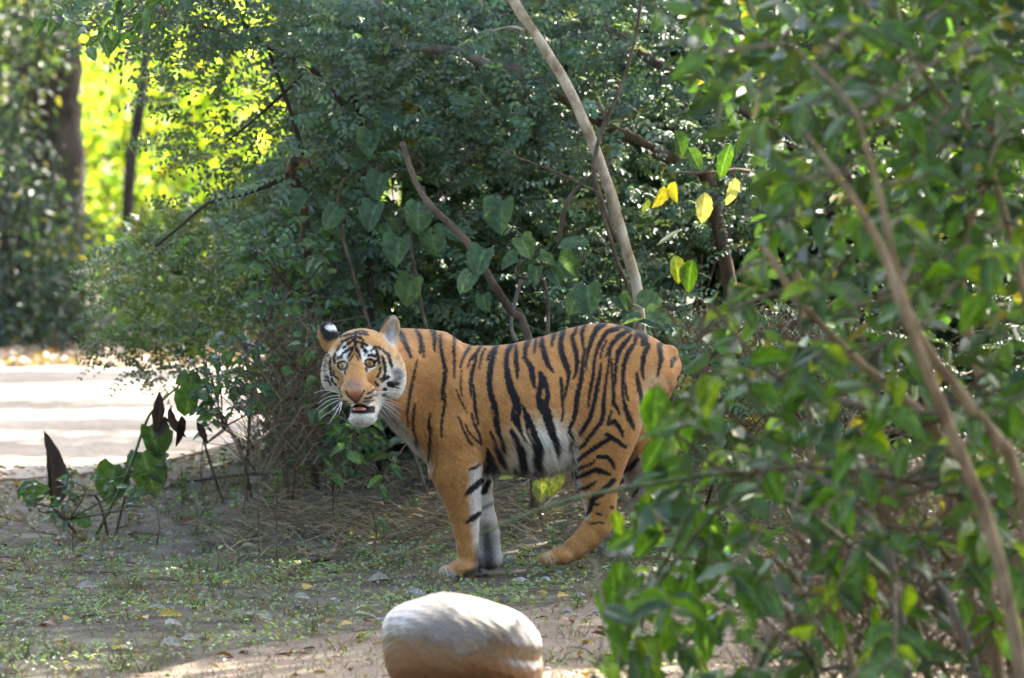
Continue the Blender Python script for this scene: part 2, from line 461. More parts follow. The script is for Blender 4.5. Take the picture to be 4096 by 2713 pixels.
def tree(name, label, cat, base, fork, crown, cr, n, L, Wd, cbase, mat_leaf, mat_bark, r0, group=None, var=.25, nclump=40, yellow=0, limbs=6):
    base = np.array((base[0], base[1], float(G(base[0], base[1])) - .05)); fork = np.asarray(fork, float); crown = np.asarray(crown, float)
    t = tag(empty(name, tuple(base)), label, cat, group)
    mid = (base + fork) / 2 + rng.normal(0, .08, 3) * (1, 1, 0)
    stem_part(t, [base, mid, fork], r0, r0 * .6, mat_bark, 'trunk', 10, 14, .04)
    for i in range(limbs):
        e = cloud(crown, np.asarray(cr) * .7, 1, .6)[0]
        stem_part(t, [fork - (0, 0, .1), (fork + e) / 2 + rng.normal(0, .15, 3), e], r0 * .42, r0 * .08, mat_bark, 'limb', 6, 10, .05)
    B = Build(); P = clump_points(crown, cr, n, nclump)
    P = P[P[:, 2] > 0.15]
    # a gap in the leaves lets one shaft of sun through onto the boulder
    rel = P - np.array((0.07, 20.75, .25)); sd_ = np.array(SUN_DIR); P = P[np.linalg.norm(rel - (rel @ sd_)[:, None] * sd_, axis=1) > .50]
    loose_leaves(B, P, L, Wd, greens(len(P), cbase, var, yellow))
    o = add_obj('crown', B.mesh('crown'), mat_leaf, t); o['kind'] = 'stuff'
    return t
DKG = (.045, .085, .03); YG = (.12, .17, .03)
# crowns overhead: they shade the tiger, the thicket and the ground in front of it
tree('canopy_tree', 'tall tree behind the thicket, crown spreading over the tiger', 'tree', (1.5, 31.9), (1.4, 31.2, 3.6), (0.7, 29.3, 5.6), (2.7, 3.0, 1.7), 8500, .20, .12, DKG, M_LEAF, M_BROWN, .14)
tree('canopy_tree', 'tall tree at the back of the right hand thicket', 'tree', (4.4, 30.5), (4.3, 29.8, 3.8), (3.9, 28.4, 6.2), (2.6, 2.9, 2.1), 8500, .20, .12, DKG, M_LEAF, M_BROWN, .15)
tree('canopy_tree', 'tall tree rising beside the glossy roadside bush', 'tree', (4.6, 21.8), (4.6, 21.7, 3.6), (4.7, 21.6, 6.0), (2.3, 2.3, 1.6), 5200, .19, .11, DKG, M_LEAF, M_BROWN, .12)
tree('canopy_tree', 'tree at the road bend behind the thicket', 'tree', (1.2, 34.2), (1.1, 33.8, 3.2), (0.6, 33.0, 4.8), (2.2, 1.9, 1.5), 4200, .20, .12, DKG, M_LEAF, M_BROWN, .12)
tree('canopy_tree', 'unseen tree added to shade the track in front of the boulder', 'tree', (3.6, 19.4), (3.4, 20.0, 4.2), (2.7, 21.3, 7.0), (1.8, 2.0, 1.2), 3800, .2, .12, DKG, M_LEAF, M_BROWN, .12)  # unseen crown, added to stop sunlight bouncing up from the track
for i, (bx, by, cz, rx, ry) in enumerate(((0.9, 41.2, 5.2, 2.4, .35), (0.3, 44.4, 5.2, 2.2, .50), (0.7, 37.3, 5.2, 2.8, .85), (1.6, 39.4, 5.6, 1.5, .30))):
    tree('roadside_tree', ['slender tree with a flat crown shading the pale road', 'thin crowned tree beyond the pale road', 'slender tree at the inner bend of the road', 'thin tree at the far verge of the road'][i], 'tree', (bx, by), (bx, by, cz - 1.6), (bx - .3, by, cz), (rx, ry, .7), 2600, .18, .11, DKG, M_LEAF, M_BROWN, .07, limbs=4, nclump=15)
tree('canopy_tree', 'shade tree over the dark far verge of the road', 'tree', (-.4, 53.2), (-.5, 52.4, 3.8), (-.7, 50.6, 6.1), (3.0, 2.6, 1.6), 5200, .22, .13, DKG, M_LEAF, M_BROWN, .16)
# unseen forest on the viewer's side, added to block low sky: it leaves only a strip of sky open overhead
for i, (bx, by, h_) in enumerate(((-9.5, -4, 9), (-4, -13, 10), (4, -13, 10), (10, -4, 9.5), (7.4, 6.5, 8.5), (-8.5, 6, 9), (-7.2, 15.5, 8), (6.6, 14, 8), (-8.5, 24, 8.5))):
    tree('forest_tree', 'unseen broad crowned tree added at the edge of the track, ' + ('back left corner', 'behind the viewpoint left', 'behind the viewpoint right', 'back right corner', 'right verge', 'left verge', 'left verge opposite the clearing', 'right verge before the bush', 'left verge near the pale road')[i], 'tree', (bx, by), (bx, by, h_ * .35), (bx, by, h_ * .55), (3.2, 3.2, h_ * .5), 1500, .50, .34, (.04, .07, .03), M_LEAF, M_BROWN, .2, limbs=4)
# big trunk across the road
bt = tag(empty('forest_tree', tuple(WD(100, 830, 45.8) * (1, 1, 0))), 'thick brown tree trunk standing beyond the pale road', 'tree')
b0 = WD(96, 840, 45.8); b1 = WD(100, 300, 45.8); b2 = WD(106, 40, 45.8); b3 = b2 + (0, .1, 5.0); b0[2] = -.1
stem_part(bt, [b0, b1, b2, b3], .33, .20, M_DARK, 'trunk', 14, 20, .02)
B = Build(); P = clump_points(b3 + (-1.5, .5, 1.0), (2.2, 2.0, 1.6), 1800, 24); loose_leaves(B, P, .2, .12, greens(len(P), DKG))
add_obj('crown', B.mesh('crown'), M_LEAF, bt)['kind'] = 'stuff'
# shaded undergrowth on the far verge, at the left edge
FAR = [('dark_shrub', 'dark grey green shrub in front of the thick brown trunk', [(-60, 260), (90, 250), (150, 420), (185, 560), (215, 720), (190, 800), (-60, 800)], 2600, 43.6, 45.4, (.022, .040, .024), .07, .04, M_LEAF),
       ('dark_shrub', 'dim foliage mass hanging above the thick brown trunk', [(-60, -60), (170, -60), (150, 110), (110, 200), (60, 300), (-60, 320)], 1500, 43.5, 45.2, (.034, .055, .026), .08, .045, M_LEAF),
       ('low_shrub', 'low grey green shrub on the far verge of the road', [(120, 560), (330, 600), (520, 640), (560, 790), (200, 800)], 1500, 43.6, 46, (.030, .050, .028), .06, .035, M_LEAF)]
def px_shrub(name, label, poly_, n, d0, d1, c, L, Wd, mat, yellow=.03, stems=4, flat=.5, var=.3, group=None, bark=M_DARK, clump=True):
    P = sample(poly_, n, d0, d1)
    if clump:      # pull leaves towards twig ends
        k = max(20, n // 28); cc = P[rng.integers(0, len(P), k)]; j = rng.integers(0, k, len(P))
        P = np.where(rng.uniform(size=(len(P), 1)) < .75, cc[j] + rng.normal(0, L * 1.6, P.shape), P)
        P = P[P[:, 2] > G(P[:, 0], P[:, 1]) + .01]
    m = P.mean(0); base = np.array((m[0], m[1] + .2, float(G(m[0], m[1] + .2)) - .03))
    t = tag(empty(name, tuple(base)), label, 'shrub', group)
    for i in range(stems):
        e = P[rng.integers(0, len(P))]
        b_ = base + rng.normal(0, .12, 3) * (1, 1, 0)
        stem_part(t, [b_, (b_ * .45 + e * .55) + rng.normal(0, .08, 3), e], .018 + .006 * rng.uniform(), .004, bark, 'stem', 6, 9)
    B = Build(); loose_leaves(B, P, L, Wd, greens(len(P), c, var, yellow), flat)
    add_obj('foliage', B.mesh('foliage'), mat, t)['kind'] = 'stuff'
    return t
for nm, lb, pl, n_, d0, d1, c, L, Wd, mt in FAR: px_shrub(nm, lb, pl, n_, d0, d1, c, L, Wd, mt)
# sunlit screen of foliage beyond the road: light comes through the leaves
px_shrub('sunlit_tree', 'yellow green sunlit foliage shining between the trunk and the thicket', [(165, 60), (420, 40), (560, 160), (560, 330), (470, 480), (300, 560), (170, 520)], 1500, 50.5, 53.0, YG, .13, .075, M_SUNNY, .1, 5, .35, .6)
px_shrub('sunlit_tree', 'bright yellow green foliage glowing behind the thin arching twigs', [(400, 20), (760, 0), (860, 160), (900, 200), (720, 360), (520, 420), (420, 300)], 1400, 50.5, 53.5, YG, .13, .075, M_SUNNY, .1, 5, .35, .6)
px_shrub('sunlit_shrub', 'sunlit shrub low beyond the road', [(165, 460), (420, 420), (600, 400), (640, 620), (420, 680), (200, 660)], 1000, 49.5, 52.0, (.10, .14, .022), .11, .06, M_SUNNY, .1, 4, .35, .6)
tr = tag(empty('forest_tree', tuple(WD(300, 700, 49.5) * (1, 1, 0))), 'slim dark trunk standing against the sunlit foliage', 'tree')
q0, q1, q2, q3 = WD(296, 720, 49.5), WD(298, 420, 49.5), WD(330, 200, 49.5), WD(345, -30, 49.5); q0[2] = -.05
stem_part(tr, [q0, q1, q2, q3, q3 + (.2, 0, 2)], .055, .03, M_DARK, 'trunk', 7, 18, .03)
# hedge of distant forest that closes the view
B = Build(); P = np.stack([rng.uniform(-9, 6, 9000), rng.uniform(62, 72, 9000), rng.uniform(0, 1, 9000) ** .8 * 5.0], -1)
loose_leaves(B, P, .24, .15, greens(len(P), (.07, .11, .022), .4, .05), .5)
B2 = Build()
far_wood = add_obj('far_woods', B.mesh('far_woods'), M_SUNNY); tag(far_wood, 'distant sunlit forest edge beyond the road', 'forest', kind='stuff')

# ================================================================== thicket behind the tiger
def frond_shrub(name, label, poly_, n, d0, d1, c, mat, leafL=.042, leafW=.024, nl=7, Lf=(.14, .24), stems=6, yellow=.02, left=0.0, inner=400, pw=.8, bark=M_TWIG, var=.28, base_x=None):
    P = sample(poly_, n, d0, d1, pw); k = len(P)
    m = P.mean(0); bx = m[0] if base_x is None else base_x; by = d1 + .1
    base = np.array((bx, by, float(G(bx, by)) - .03))
    t = tag(empty(name, tuple(base)), label, 'shrub')
    for i in range(stems):
        e = P[rng.integers(0, k)]; b_ = base + rng.normal(0, .25, 3) * (1, .3, 0)
        m2 = b_ * .4 + e * .6 + np.array((rng.normal(0, .12), 0, .15))
        stem_part(t, [b_, m2, e], .006 + .005 * rng.uniform(), .002, bark, 'stem', 6, 12, .03)
    dirs = unit(rng.normal(size=(k, 3)) * (1, .7, .45) + (left, -.5, .25))
    B = Build(); S = Build()
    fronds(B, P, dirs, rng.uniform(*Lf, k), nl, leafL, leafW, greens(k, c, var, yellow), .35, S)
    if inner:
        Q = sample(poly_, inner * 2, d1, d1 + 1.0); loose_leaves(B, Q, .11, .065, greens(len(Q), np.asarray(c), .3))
    add_obj('foliage', B.mesh('foliage'), mat, t)['kind'] = 'stuff'
    add_obj('stalks', S.mesh('stalks'), bark, t)['kind'] = 'stuff'
    return t
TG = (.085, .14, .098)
frond_shrub('feathery_shrub', 'feathery dark shrub left of the curved grey branch', [(640, -60), (960, -60), (960, 330), (820, 420), (700, 360), (680, 120)], 760, 27.6, 30.2, TG, M_LEAF, stems=7, inner=1300)
frond_shrub('feathery_shrub', 'feathery shrub under the curved grey branch', [(900, -60), (1340, -60), (1380, 520), (1000, 520), (880, 300)], 1150, 27.6, 30.2, TG, M_LEAF, stems=8, inner=2000)
frond_shrub('feathery_shrub', 'feathery dark shrub right of the pale leaning trunk', [(1280, -60), (1760, -60), (1800, 560), (1380, 560)], 1000, 27.6, 30.2, (.072, .122, .085), M_LEAF, stems=9, inner=2600)
frond_shrub('feathery_shrub', 'small leaved shrub with fine blue green leaves left of the big heart shaped leaves', [(600, 380), (860, 330), (900, 560), (840, 740), (640, 740), (560, 560)], 520, 27.9, 29.6, (.085, .145, .098), M_LEAF, .040, .024, stems=6, inner=600)
frond_shrub('feathery_shrub', 'shrub of small leaves behind the tiger back', [(820, 480), (1420, 480), (1560, 600), (1560, 800), (800, 780)], 760, 27.9, 29.6, (.075, .13, .086), M_LEAF, .038, .022, stems=9, inner=900)
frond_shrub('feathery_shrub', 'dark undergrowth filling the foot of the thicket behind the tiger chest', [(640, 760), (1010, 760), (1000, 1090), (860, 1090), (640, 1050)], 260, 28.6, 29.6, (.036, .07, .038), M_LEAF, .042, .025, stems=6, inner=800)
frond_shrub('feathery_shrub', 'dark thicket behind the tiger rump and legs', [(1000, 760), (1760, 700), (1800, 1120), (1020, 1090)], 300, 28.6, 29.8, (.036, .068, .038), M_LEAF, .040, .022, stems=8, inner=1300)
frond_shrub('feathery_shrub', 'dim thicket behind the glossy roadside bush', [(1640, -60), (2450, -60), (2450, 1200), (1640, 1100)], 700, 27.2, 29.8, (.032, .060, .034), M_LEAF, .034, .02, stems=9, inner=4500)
# yellow green small-leaved shrub hanging over the road
OG = (.065, .11, .035)
frond_shrub('drooping_shrub', 'yellow green small leaved branches drooping over the pale road', [(300, 520), (640, 420), (700, 560), (620, 760), (470, 800), (300, 760), (220, 640)], 480, 29.4, 31.2, OG, M_LEAF, .032, .019, 6, (.12, .22), 0, .05, -.4, 350, 1.0, base_x=-.6)
frond_shrub('drooping_shrub', 'hanging twigs of small leaves above the sunlit road', [(215, 730), (480, 760), (470, 850), (400, 880), (330, 900), (225, 850)], 90, 29.4, 30.2, (.04, .075, .02), M_LEAF, 0.030, .018, 6, (.12, .2), 0, .03, -.3, 0, 1.0, base_x=-.7)
frond_shrub('arching_shrub', 'thin twigs with small leaves arching across the sunlit gap', [(280, 60), (640, 20), (800, 200), (760, 440), (520, 460), (380, 360)], 360, 28.6, 30.6, (.05, .09, .035), M_LEAF, .036, .02, 6, (.14, .26), 0, .04, -.4, 0, 1.0, base_x=-.3)
frond_shrub('overhanging_branch', 'feathery branch reaching in over the top of the sunlit gap', [(150, -60), (700, -60), (700, 110), (480, 110), (330, 70), (220, 40)], 280, 27.6, 29.0, (.055, .10, .055), M_LEAF, .036, .02, 8, (.18, .3), 0, .02, -.6, 0, 1.0, base_x=-.2)
# straggling extra stems and dead sticks in the thicket
def one_stem(name, label, cat, pts, r0, r1, mat, part='stem', extra=(), n=20, knots=.03, sides=8):
    P3 = [WD(*p) if isinstance(p, tuple) else p for p in pts]
    g = P3[0].copy(); g[2] = float(G(g[0], g[1]))
    t = tag(empty(name, tuple(g)), label, cat)
    stem_part(t, P3, r0, r1, mat, part, sides, n, knots)
    for nm, pp, a, b_, m_ in extra: stem_part(t, [WD(*p) for p in pp], a, b_, m_, nm, 6, 14, knots)
    return t
def foot(x, y, d):
    p = WD(x, y, d); p[2] = float(G(p[0], p[1])) - .03; return p
one_stem('leaning_tree', 'pale mottled bark sapling trunk leaning over the thicket', 'tree',
         [foot(1500, 900, 27.2), (1478, 720, 27.2), (1448, 580, 27.15), (1412, 450, 27.1), (1362, 310, 27.1), (1295, 170, 27.1), (1185, 0, 27.1), (1120, -110, 27.1)], .024, .021, M_PALE, 'trunk',
         [('branch', [(1425, 560, 27.12), (1390, 460, 27.06), (1372, 385, 27.04), (1395, 290, 27.05), (1440, 190, 27.05), (1470, 80, 27.1), (1485, -20, 27.1)], .012, .006, M_TWIG),
          ('branch', [(1404, 280, 27.05), (1385, 245, 27.05), (1378, 225, 27.03)], .009, .007, M_TWIG), ('branch', [(1215, 70, 27.1), (1180, 62, 27.1), (1130, 72, 27.1)], .008, .003, M_PALE)], 36, .035, 12)
one_stem('gnarled_tree', 'grey brown tree with a curved mottled branch running through the thicket', 'tree',
         [foot(1760, 600, 28.6), (1640, 430, 28.4), (1560, 375, 28.3), (1480, 330, 28.2), (1380, 275, 28.15), (1290, 220, 28.1), (1235, 180, 28.05)], .034, .022, M_BROWN, 'trunk',
         [('branch', [(1250, 195, 28.05), (1195, 160, 28.0), (1130, 150, 28.0), (1065, 122, 28.0), (1000, 112, 28.0), (945, 105, 28.0), (905, 88, 28.0), (880, 50, 28.0), (870, -40, 28.0)], .025, .016, M_GREY), ('branch', [(1225, 170, 28.05), (1212, 120, 28.05), (1205, 40, 28.1), (1190, -40, 28.1)], .016, .010, M_GREY)], 26, .03, 10)
one_stem('leaning_tree', 'red brown leaning trunk behind the yellowing leaves', 'tree', [foot(1900, 600, 27.8), (1790, 320, 27.8), (1740, 265, 27.8), (1640, 215, 27.8), (1520, 150, 28.2), (1400, 60, 28.6)], .034, .02, M_BROWN, 'trunk')
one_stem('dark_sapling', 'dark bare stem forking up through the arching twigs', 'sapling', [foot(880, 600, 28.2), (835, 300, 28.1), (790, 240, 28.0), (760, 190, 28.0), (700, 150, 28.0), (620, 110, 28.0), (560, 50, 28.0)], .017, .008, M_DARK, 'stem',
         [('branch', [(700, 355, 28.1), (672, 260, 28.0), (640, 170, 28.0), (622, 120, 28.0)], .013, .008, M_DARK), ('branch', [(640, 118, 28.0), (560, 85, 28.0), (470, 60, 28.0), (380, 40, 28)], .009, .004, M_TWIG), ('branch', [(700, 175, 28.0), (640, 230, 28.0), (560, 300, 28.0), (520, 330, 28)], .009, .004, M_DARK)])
one_stem('broken_stump', 'broken brown forked stump among the thicket leaves', 'stump', [foot(730, 700, 28.4), (705, 520, 28.2), (672, 410, 28.1), (682, 372, 28.05)], .022, .026, M_BROWN, 'stem', [('branch', [(682, 372, 28.05), (710, 378, 28.0), (735, 395, 28.0)], .020, .012, M_BROWN), ('branch', [(676, 395, 28.1), (620, 430, 28.0), (540, 455, 28.0), (480, 470, 28.0), (420, 520, 28.0), (360, 570, 28)], .012, .006, M_DARK)])
one_stem('thicket_stem', 'brown leaning stem rising behind the tiger back', 'sapling', [foot(1235, 900, 27.0), (1225, 790, 27.0), (1180, 720, 27.0), (1130, 640, 27.0), (1080, 560, 27.05), (1000, 480, 27.1), (960, 420, 27.2), (930, 330, 27.3)], .019, .012, M_BROWN, 'stem', [('branch', [(1195, 790, 27.05), (1182, 755, 27.05), (1190, 700, 27.1), (1205, 640, 27.1)], .010, .007, M_GREY)])
one_stem('thicket_stem', 'slender stem standing beside the pale leaning trunk', 'sapling', [foot(1480, 900, 27.5), (1460, 720, 27.4), (1425, 600, 27.3), (1395, 500, 27.3), (1368, 400, 27.3)], .011, .007, M_TWIG, 'stem', [('branch', [(1290, 560, 27.3), (1310, 470, 27.3), (1350, 420, 27.3), (1420, 370, 27.3)], .010, .007, M_BROWN), ('branch', [(1390, 450, 27.3), (1290, 400, 27.3), (1210, 370, 27.3), (1140, 340, 27.3)], .008, .004, M_TWIG)])
# ================================================================== tiger
def cropA(x, y): return 1500 + x / 2.959, 1250 + y / 2.959
def cropB(x, y): return 2000 + x / 2.959, 1250 + y / 2.959
def cropC(x, y): return 2100 + x / 1.69, 1600 + y / 1.69
def cropD(x, y): return 1500 + x / 1.69, 1600 + y / 1.69
def cropE(x, y): return 1200 + x / 1.3069, 1200 + y / 1.3069      # whole animal
def cropF(x, y): return 1200 + x / 2.959, 1200 + y / 2.959        # face
M_E = 25.0 / FPX / 4 / 1.3069      # metres per pixel of tracing E at 25 m
M_F = 24.6 / FPX / 4 / 2.959
def body_d(xE): return 25.0 + 0.21 * (xE - 1000) / 1333.0
def PE(x, y, dy=0.0): return W(*cropE(x, y), body_d(x) + dy)
HD = 24.62                          # distance of the head's centre
def PF(x, y, dy=0.0): return W(*cropF(x, y), HD + dy)

class Prim:
    pass
def ell(c, r, k=0.03, rot=None, sub=False, head=False):
    p = Prim(); p.k = k; p.sub = sub; p.head = head
    c = np.asarray(c, float); r = np.asarray(r, float)
    M = np.eye(3) if rot is None else np.array(Matrix.Rotation(R(rot[0]), 3, 'X') @ Matrix.Rotation(R(rot[1]), 3, 'Y') @ Matrix.Rotation(R(rot[2]), 3, 'Z'))
    def f(P):
        q = (P - c) @ M
        k0 = np.sqrt(((q / r) ** 2).sum(-1)) + 1e-9; k1 = np.sqrt(((q / r ** 2) ** 2).sum(-1)) + 1e-9
        return k0 * (k0 - 1) / k1
    p.f = f; m = r.max() + 0.03 + k; p.lo = c - m; p.hi = c + m
    return p
def cone(a, b, ra, rb, k=0.03, sy=1.0, sub=False, head=False):
    p = Prim(); p.k = k; p.sub = sub; p.head = head
    a = np.asarray(a, float); b = np.asarray(b, float)
    s = np.array((1, 1 / sy, 1)); A = a * s; B = b * s; d = B - A; L2 = d @ d
    def f(P):
        Q = P * s
        t = np.clip(((Q - A) @ d) / L2, 0, 1)
        return np.sqrt(((Q - A - t[..., None] * d) ** 2).sum(-1)) - (ra + (rb - ra) * t)
    p.f = f; m = max(ra, rb) * max(sy, 1) + 0.03 + k; p.lo = np.minimum(a, b) - m; p.hi = np.maximum(a, b) + m
    return p
def chain(pts, k, sy, head=False):
    """pts: (xE, yE, r in E px, dy)"""
    out = []
    for (x0, y0, r0, d0), (x1, y1, r1, d1) in zip(pts[:-1], pts[1:]):
        out.append(cone(PE(x0, y0, d0), PE(x1, y1, d1), r0 * M_E, r1 * M_E, k, sy, head=head))
    return out

# trunk: outline traced from the photograph, real width given in metres
TR = np.array([  # xE, top, bottom, half width
    (425, 240, 545, .075), (450, 185, 590, .10), (480, 158, 632, .12), (520, 148, 688, .135), (600, 151, 778, .155), (690, 156, 850, .172), (760, 167, 880, .18),
    (800, 190, 888, .172), (850, 224, 885, .168), (900, 240, 872, .170), (1000, 241, 862, .188), (1100, 231, 866, .205), (1200, 209, 878, .214), (1300, 183, 878, .205),
    (1400, 151, 845, .185), (1500, 127, 800, .168), (1600, 119, 760, .160), (1700, 138, 700, .155), (1800, 172, 620, .14),
    (1880, 216, 530, .125), (1940, 270, 450, .09), (1975, 325, 390, .04)], float)
_tp = np.array([PE(x, t) for x, t, b, w in TR]); _bp = np.array([PE(x, b) for x, t, b, w in TR])
def trunk_f(P):
    X, Y, Z = P[..., 0], P[..., 1], P[..., 2]
    xs = _tp[:, 0]
    top = np.interp(X, xs, _tp[:, 2]); bot = np.interp(X, xs, _bp[:, 2]); w = np.interp(X, xs, TR[:, 3]); yc = np.interp(X, xs, _tp[:, 1])
    h = (top - bot) / 2; zc = (top + bot) / 2
    zz = (Z - zc) / h
    ww = w * (1 - 0.16 * np.clip(zz, 0, 1) ** 2)          # back narrower than the ribs
    rho = (np.abs(zz) ** 2.3 + np.abs((Y - yc) / ww) ** 2.3) ** (1 / 2.3)
    f = (rho - 1) * np.minimum(h, w) 
    end = np.maximum(xs[0] - X, X - xs[-1])
    return np.maximum(f, end)
trunk = Prim(); trunk.k = 0.0; trunk.sub = False; trunk.head = False; trunk.f = trunk_f
trunk.lo = np.array((_tp[0, 0] - .03, 24.6, 0.2)); trunk.hi = np.array((_tp[-1, 0] + .03, 25.5, 1.15))

PR = [trunk]
# neck, turned towards the camera
PR += [cone(PE(640, 400, -0.03), PE(430, 340, -0.16), 190 * M_E, 150 * M_E, 0.05, 0.8)]
PR += [cone(PE(560, 560, -0.06), PE(430, 460, -0.20), 110 * M_E, 105 * M_E, 0.05, 0.9)]
# near foreleg with shoulder
PR += chain([(760, 300, 90, -.085), (775, 480, 120, -.112), (795, 680, 132, -.115), (812, 830, 130, -.10)], 0.032, 0.80)
PR += chain([(812, 830, 130, -.10), (818, 900, 126, -.098), (840, 1000, 103, -.095), (859, 1100, 81, -.092), (868, 1200, 61, -.09), (876, 1290, 51, -.09), (882, 1385, 50, -.09)], 0.025, 0.85)
def paw(xE, yE, dy, wd, toe, lng):
    """paw of four rounded toes; yE is the sole; toe > 0: pointing left"""
    out = []
    b = PE(xE, yE, dy)
    out.append(ell(b + (0.005, 0, 0.032), (lng, wd, 0.034), 0.02))
    for i, o in enumerate((-1.5, -0.5, 0.5, 1.5)):
        fx = -lng * (0.92 if abs(o) < 1 else 0.70)
        out.append(ell(b + (fx, o * wd * 0.50, 0.023), (0.030, wd * 0.25, 0.024), 0.004))
    return out
PR += paw(838, 1450, -.105, 0.052, 1, 0.058)
# far foreleg
PR += chain([(880, 800, 115, .08), (905, 880, 92, .085), (935, 960, 66, .09), (948, 1060, 57, .09), (966, 1150, 55, .09), (988, 1225, 51, .09), (996, 1310, 48, .09), (998, 1365, 44, .09)], 0.025, 0.9)
PR += paw(985, 1400, .08, 0.048, 1, 0.048)
# near hind leg
PR += chain([(1650, 400, 160, -.05), (1620, 560, 176, -.095), (1590, 680, 168, -.10), (1562, 790, 146, -.09), (1557, 880, 126, -.08)], 0.038, 0.70)
PR += chain([(1557, 880, 126, -.08), (1556, 960, 103, -.085), (1566, 1040, 84, -.09), (1574, 1105, 70, -.09), (1553, 1180, 68, -.09), (1503, 1248, 63, -.092), (1440, 1300, 55, -.095), (1385, 1332, 44, -.095)], 0.022, 0.8)
PR += paw(1352, 1382, -.10, 0.050, 1, 0.050)
# far hind leg
PR += chain([(1690, 520, 150, .06), (1745, 700, 118, .085), (1775, 850, 98, .09), (1790, 960, 82, .095), (1838, 1050, 58, .095), (1845, 1090, 52, .095), (1795, 1185, 48, .095), (1740, 1260, 45, .095), (1690, 1305, 40, .095)], 0.025, 0.8)
PR += paw(1665, 1348, .09, 0.046, 1, 0.048)
# tail hanging behind the far leg
PR += chain([(1925, 290, 55, 0), (1950, 345, 36, .01), (1925, 440, 32, .03), (1880, 560, 28, .05), (1845, 700, 26, .07), (1835, 850, 25, .10), (1850, 1000, 24, .14), (1875, 1080, 22, .16)], 0.02, 1.0)
# head
H = []
H.append(ell(PF(745, 640, 0.02), (.120, .135, .098), 0.03, (0, 4, 0), head=True))
H.append(ell(PF(690, 570, -0.065), (.088, .065, .062), 0.03, (20, 4, 0), head=True))
H.append(ell(PF(1010, 850, 0.02), (.070, .085, .105), 0.03, (0, -12, 0), head=True))
H.append(ell(PF(430, 815, 0.005), (.049, .085, .088), 0.03, (0, 12, 0), head=True))
H.append(ell(PF(720, 930, -0.02), (.105, .10, .10), 0.03, head=True))
H.append(cone(PF(668, 690, -0.085), PF(648, 1040, -0.190), .050, .042, 0.025, head=True))          # bridge of the nose
H.append(ell(PF(583, 1120, -0.165), (.039, .055, .041), 0.02, (0, 8, 0), head=True))
H.append(ell(PF(776, 1110, -0.160), (.041, .055, .042), 0.02, (0, -8, 0), head=True))
H.append(ell(PF(650, 1090, -0.215), (.036, .028, .024), 0.012, head=True))                           # nose leather
H.append(cone(PF(800, 1200, -0.0), PF(733, 1355, -0.120), .058, .042, 0.025, head=True))             # lower jaw
H.append(ell(PF(732, 1385, -0.140), (.045, .038, .025), 0.018, head=True))
H.append(ell(PF(762, 1325, -0.075), (.048, .065, .038), 0.025, head=True))                           # chin
H.append(ell(PF(450, 720, -0.075), (.040, .035, .035), 0.02, head=True))                             # cheek bones
H.append(ell(PF(890, 700, -0.065), (.042, .035, .035), 0.02, head=True))
H.append(ell(PF(525, 665, -0.105), (.036, .022, .018), 0.018, (0, -12, 0), head=True))               # brows
H.append(ell(PF(815, 640, -0.10), (.036, .022, .018), 0.018, (0, 14, 0), head=True))
H.append(ell(PF(503, 782, -0.135), (.0215, .022, .0100), 0.008, (0, 14, 0), sub=True, head=True))                  # eye sockets
H.append(ell(PF(828, 756, -0.130), (.0215, .022, .0100), 0.008, (0, -16, 0), sub=True, head=True))
H.append(ell(PF(712, 1278, -0.205), (.038, .085, .0125), 0.009, (0, 3, 0), sub=True, head=True))     # open mouth
# ears
H.append(ell(PF(335, 410, 0.055), (.039, .022, .050), 0.012, (8, -24, 20), head=True))
H.append(ell(PF(335, 510, 0.06), (.027, .030, .034), 0.02, (0, -10, 0), head=True))
H.append(ell(PF(1062, 380, 0.055), (.038, .030, .066), 0.012, (6, 14, -28), head=True))
H.append(ell(PF(1085, 372, 0.022), (.026, .030, .050), 0.010, (6, 12, -28), sub=True, head=True))
H.append(ell(PF(1040, 530, 0.06), (.040, .045, .035), 0.02, head=True))
PR += H

def smin(a, b, k):
    if k <= 0: return np.minimum(a, b)
    h = np.clip(0.5 + 0.5 * (b - a) / k, 0, 1)
    return b + (a - b) * h - k * h * (1 - h)
def smax(a, b, k): return -smin(-a, -b, k)
def apply_prims(prims, P, F):
    for p in prims:
        d = p.f(P)
        F = smax(F, -d, p.k) if p.sub else smin(F, d, p.k)
    return F
def sdf(P, prims=None):
    prims = prims or PR
    F = np.full(P.shape[0], 1.0)
    for p in prims:
        m = np.where(((P > p.lo) & (P < p.hi)).all(1))[0]
        if len(m) == 0: continue
        d = p.f(P[m])
        F[m] = smax(F[m], -d, p.k) if p.sub else smin(F[m], d, p.k)
    return F
def sdf_all(P, prims=None):
    return apply_prims(prims or PR, P, np.full(P.shape[:-1], 1.0))

VOX = 0.0052
lo = np.array((PE(95, 0)[0] - .03, 24.33, -0.06)); hi = np.array((PE(1990, 0)[0] + .04, 25.42, 1.10))
dims = np.ceil((hi - lo) / VOX).astype(int)
FLD = np.full(dims, 1.0, np.float32)
for p in PR:
    i0 = np.clip(np.floor((p.lo - lo) / VOX).astype(int), 0, dims - 1); i1 = np.clip(np.ceil((p.hi - lo) / VOX).astype(int) + 1, 1, dims)
    if (i1 <= i0).any(): continue
    ax = [lo[a] + VOX * np.arange(i0[a], i1[a]) for a in range(3)]
    P = np.stack(np.meshgrid(*ax, indexing='ij'), -1)
    s = tuple(slice(i0[a], i1[a]) for a in range(3))
    d = p.f(P)
    FLD[s] = smax(FLD[s], -d, p.k) if p.sub else smin(FLD[s], d, p.k)

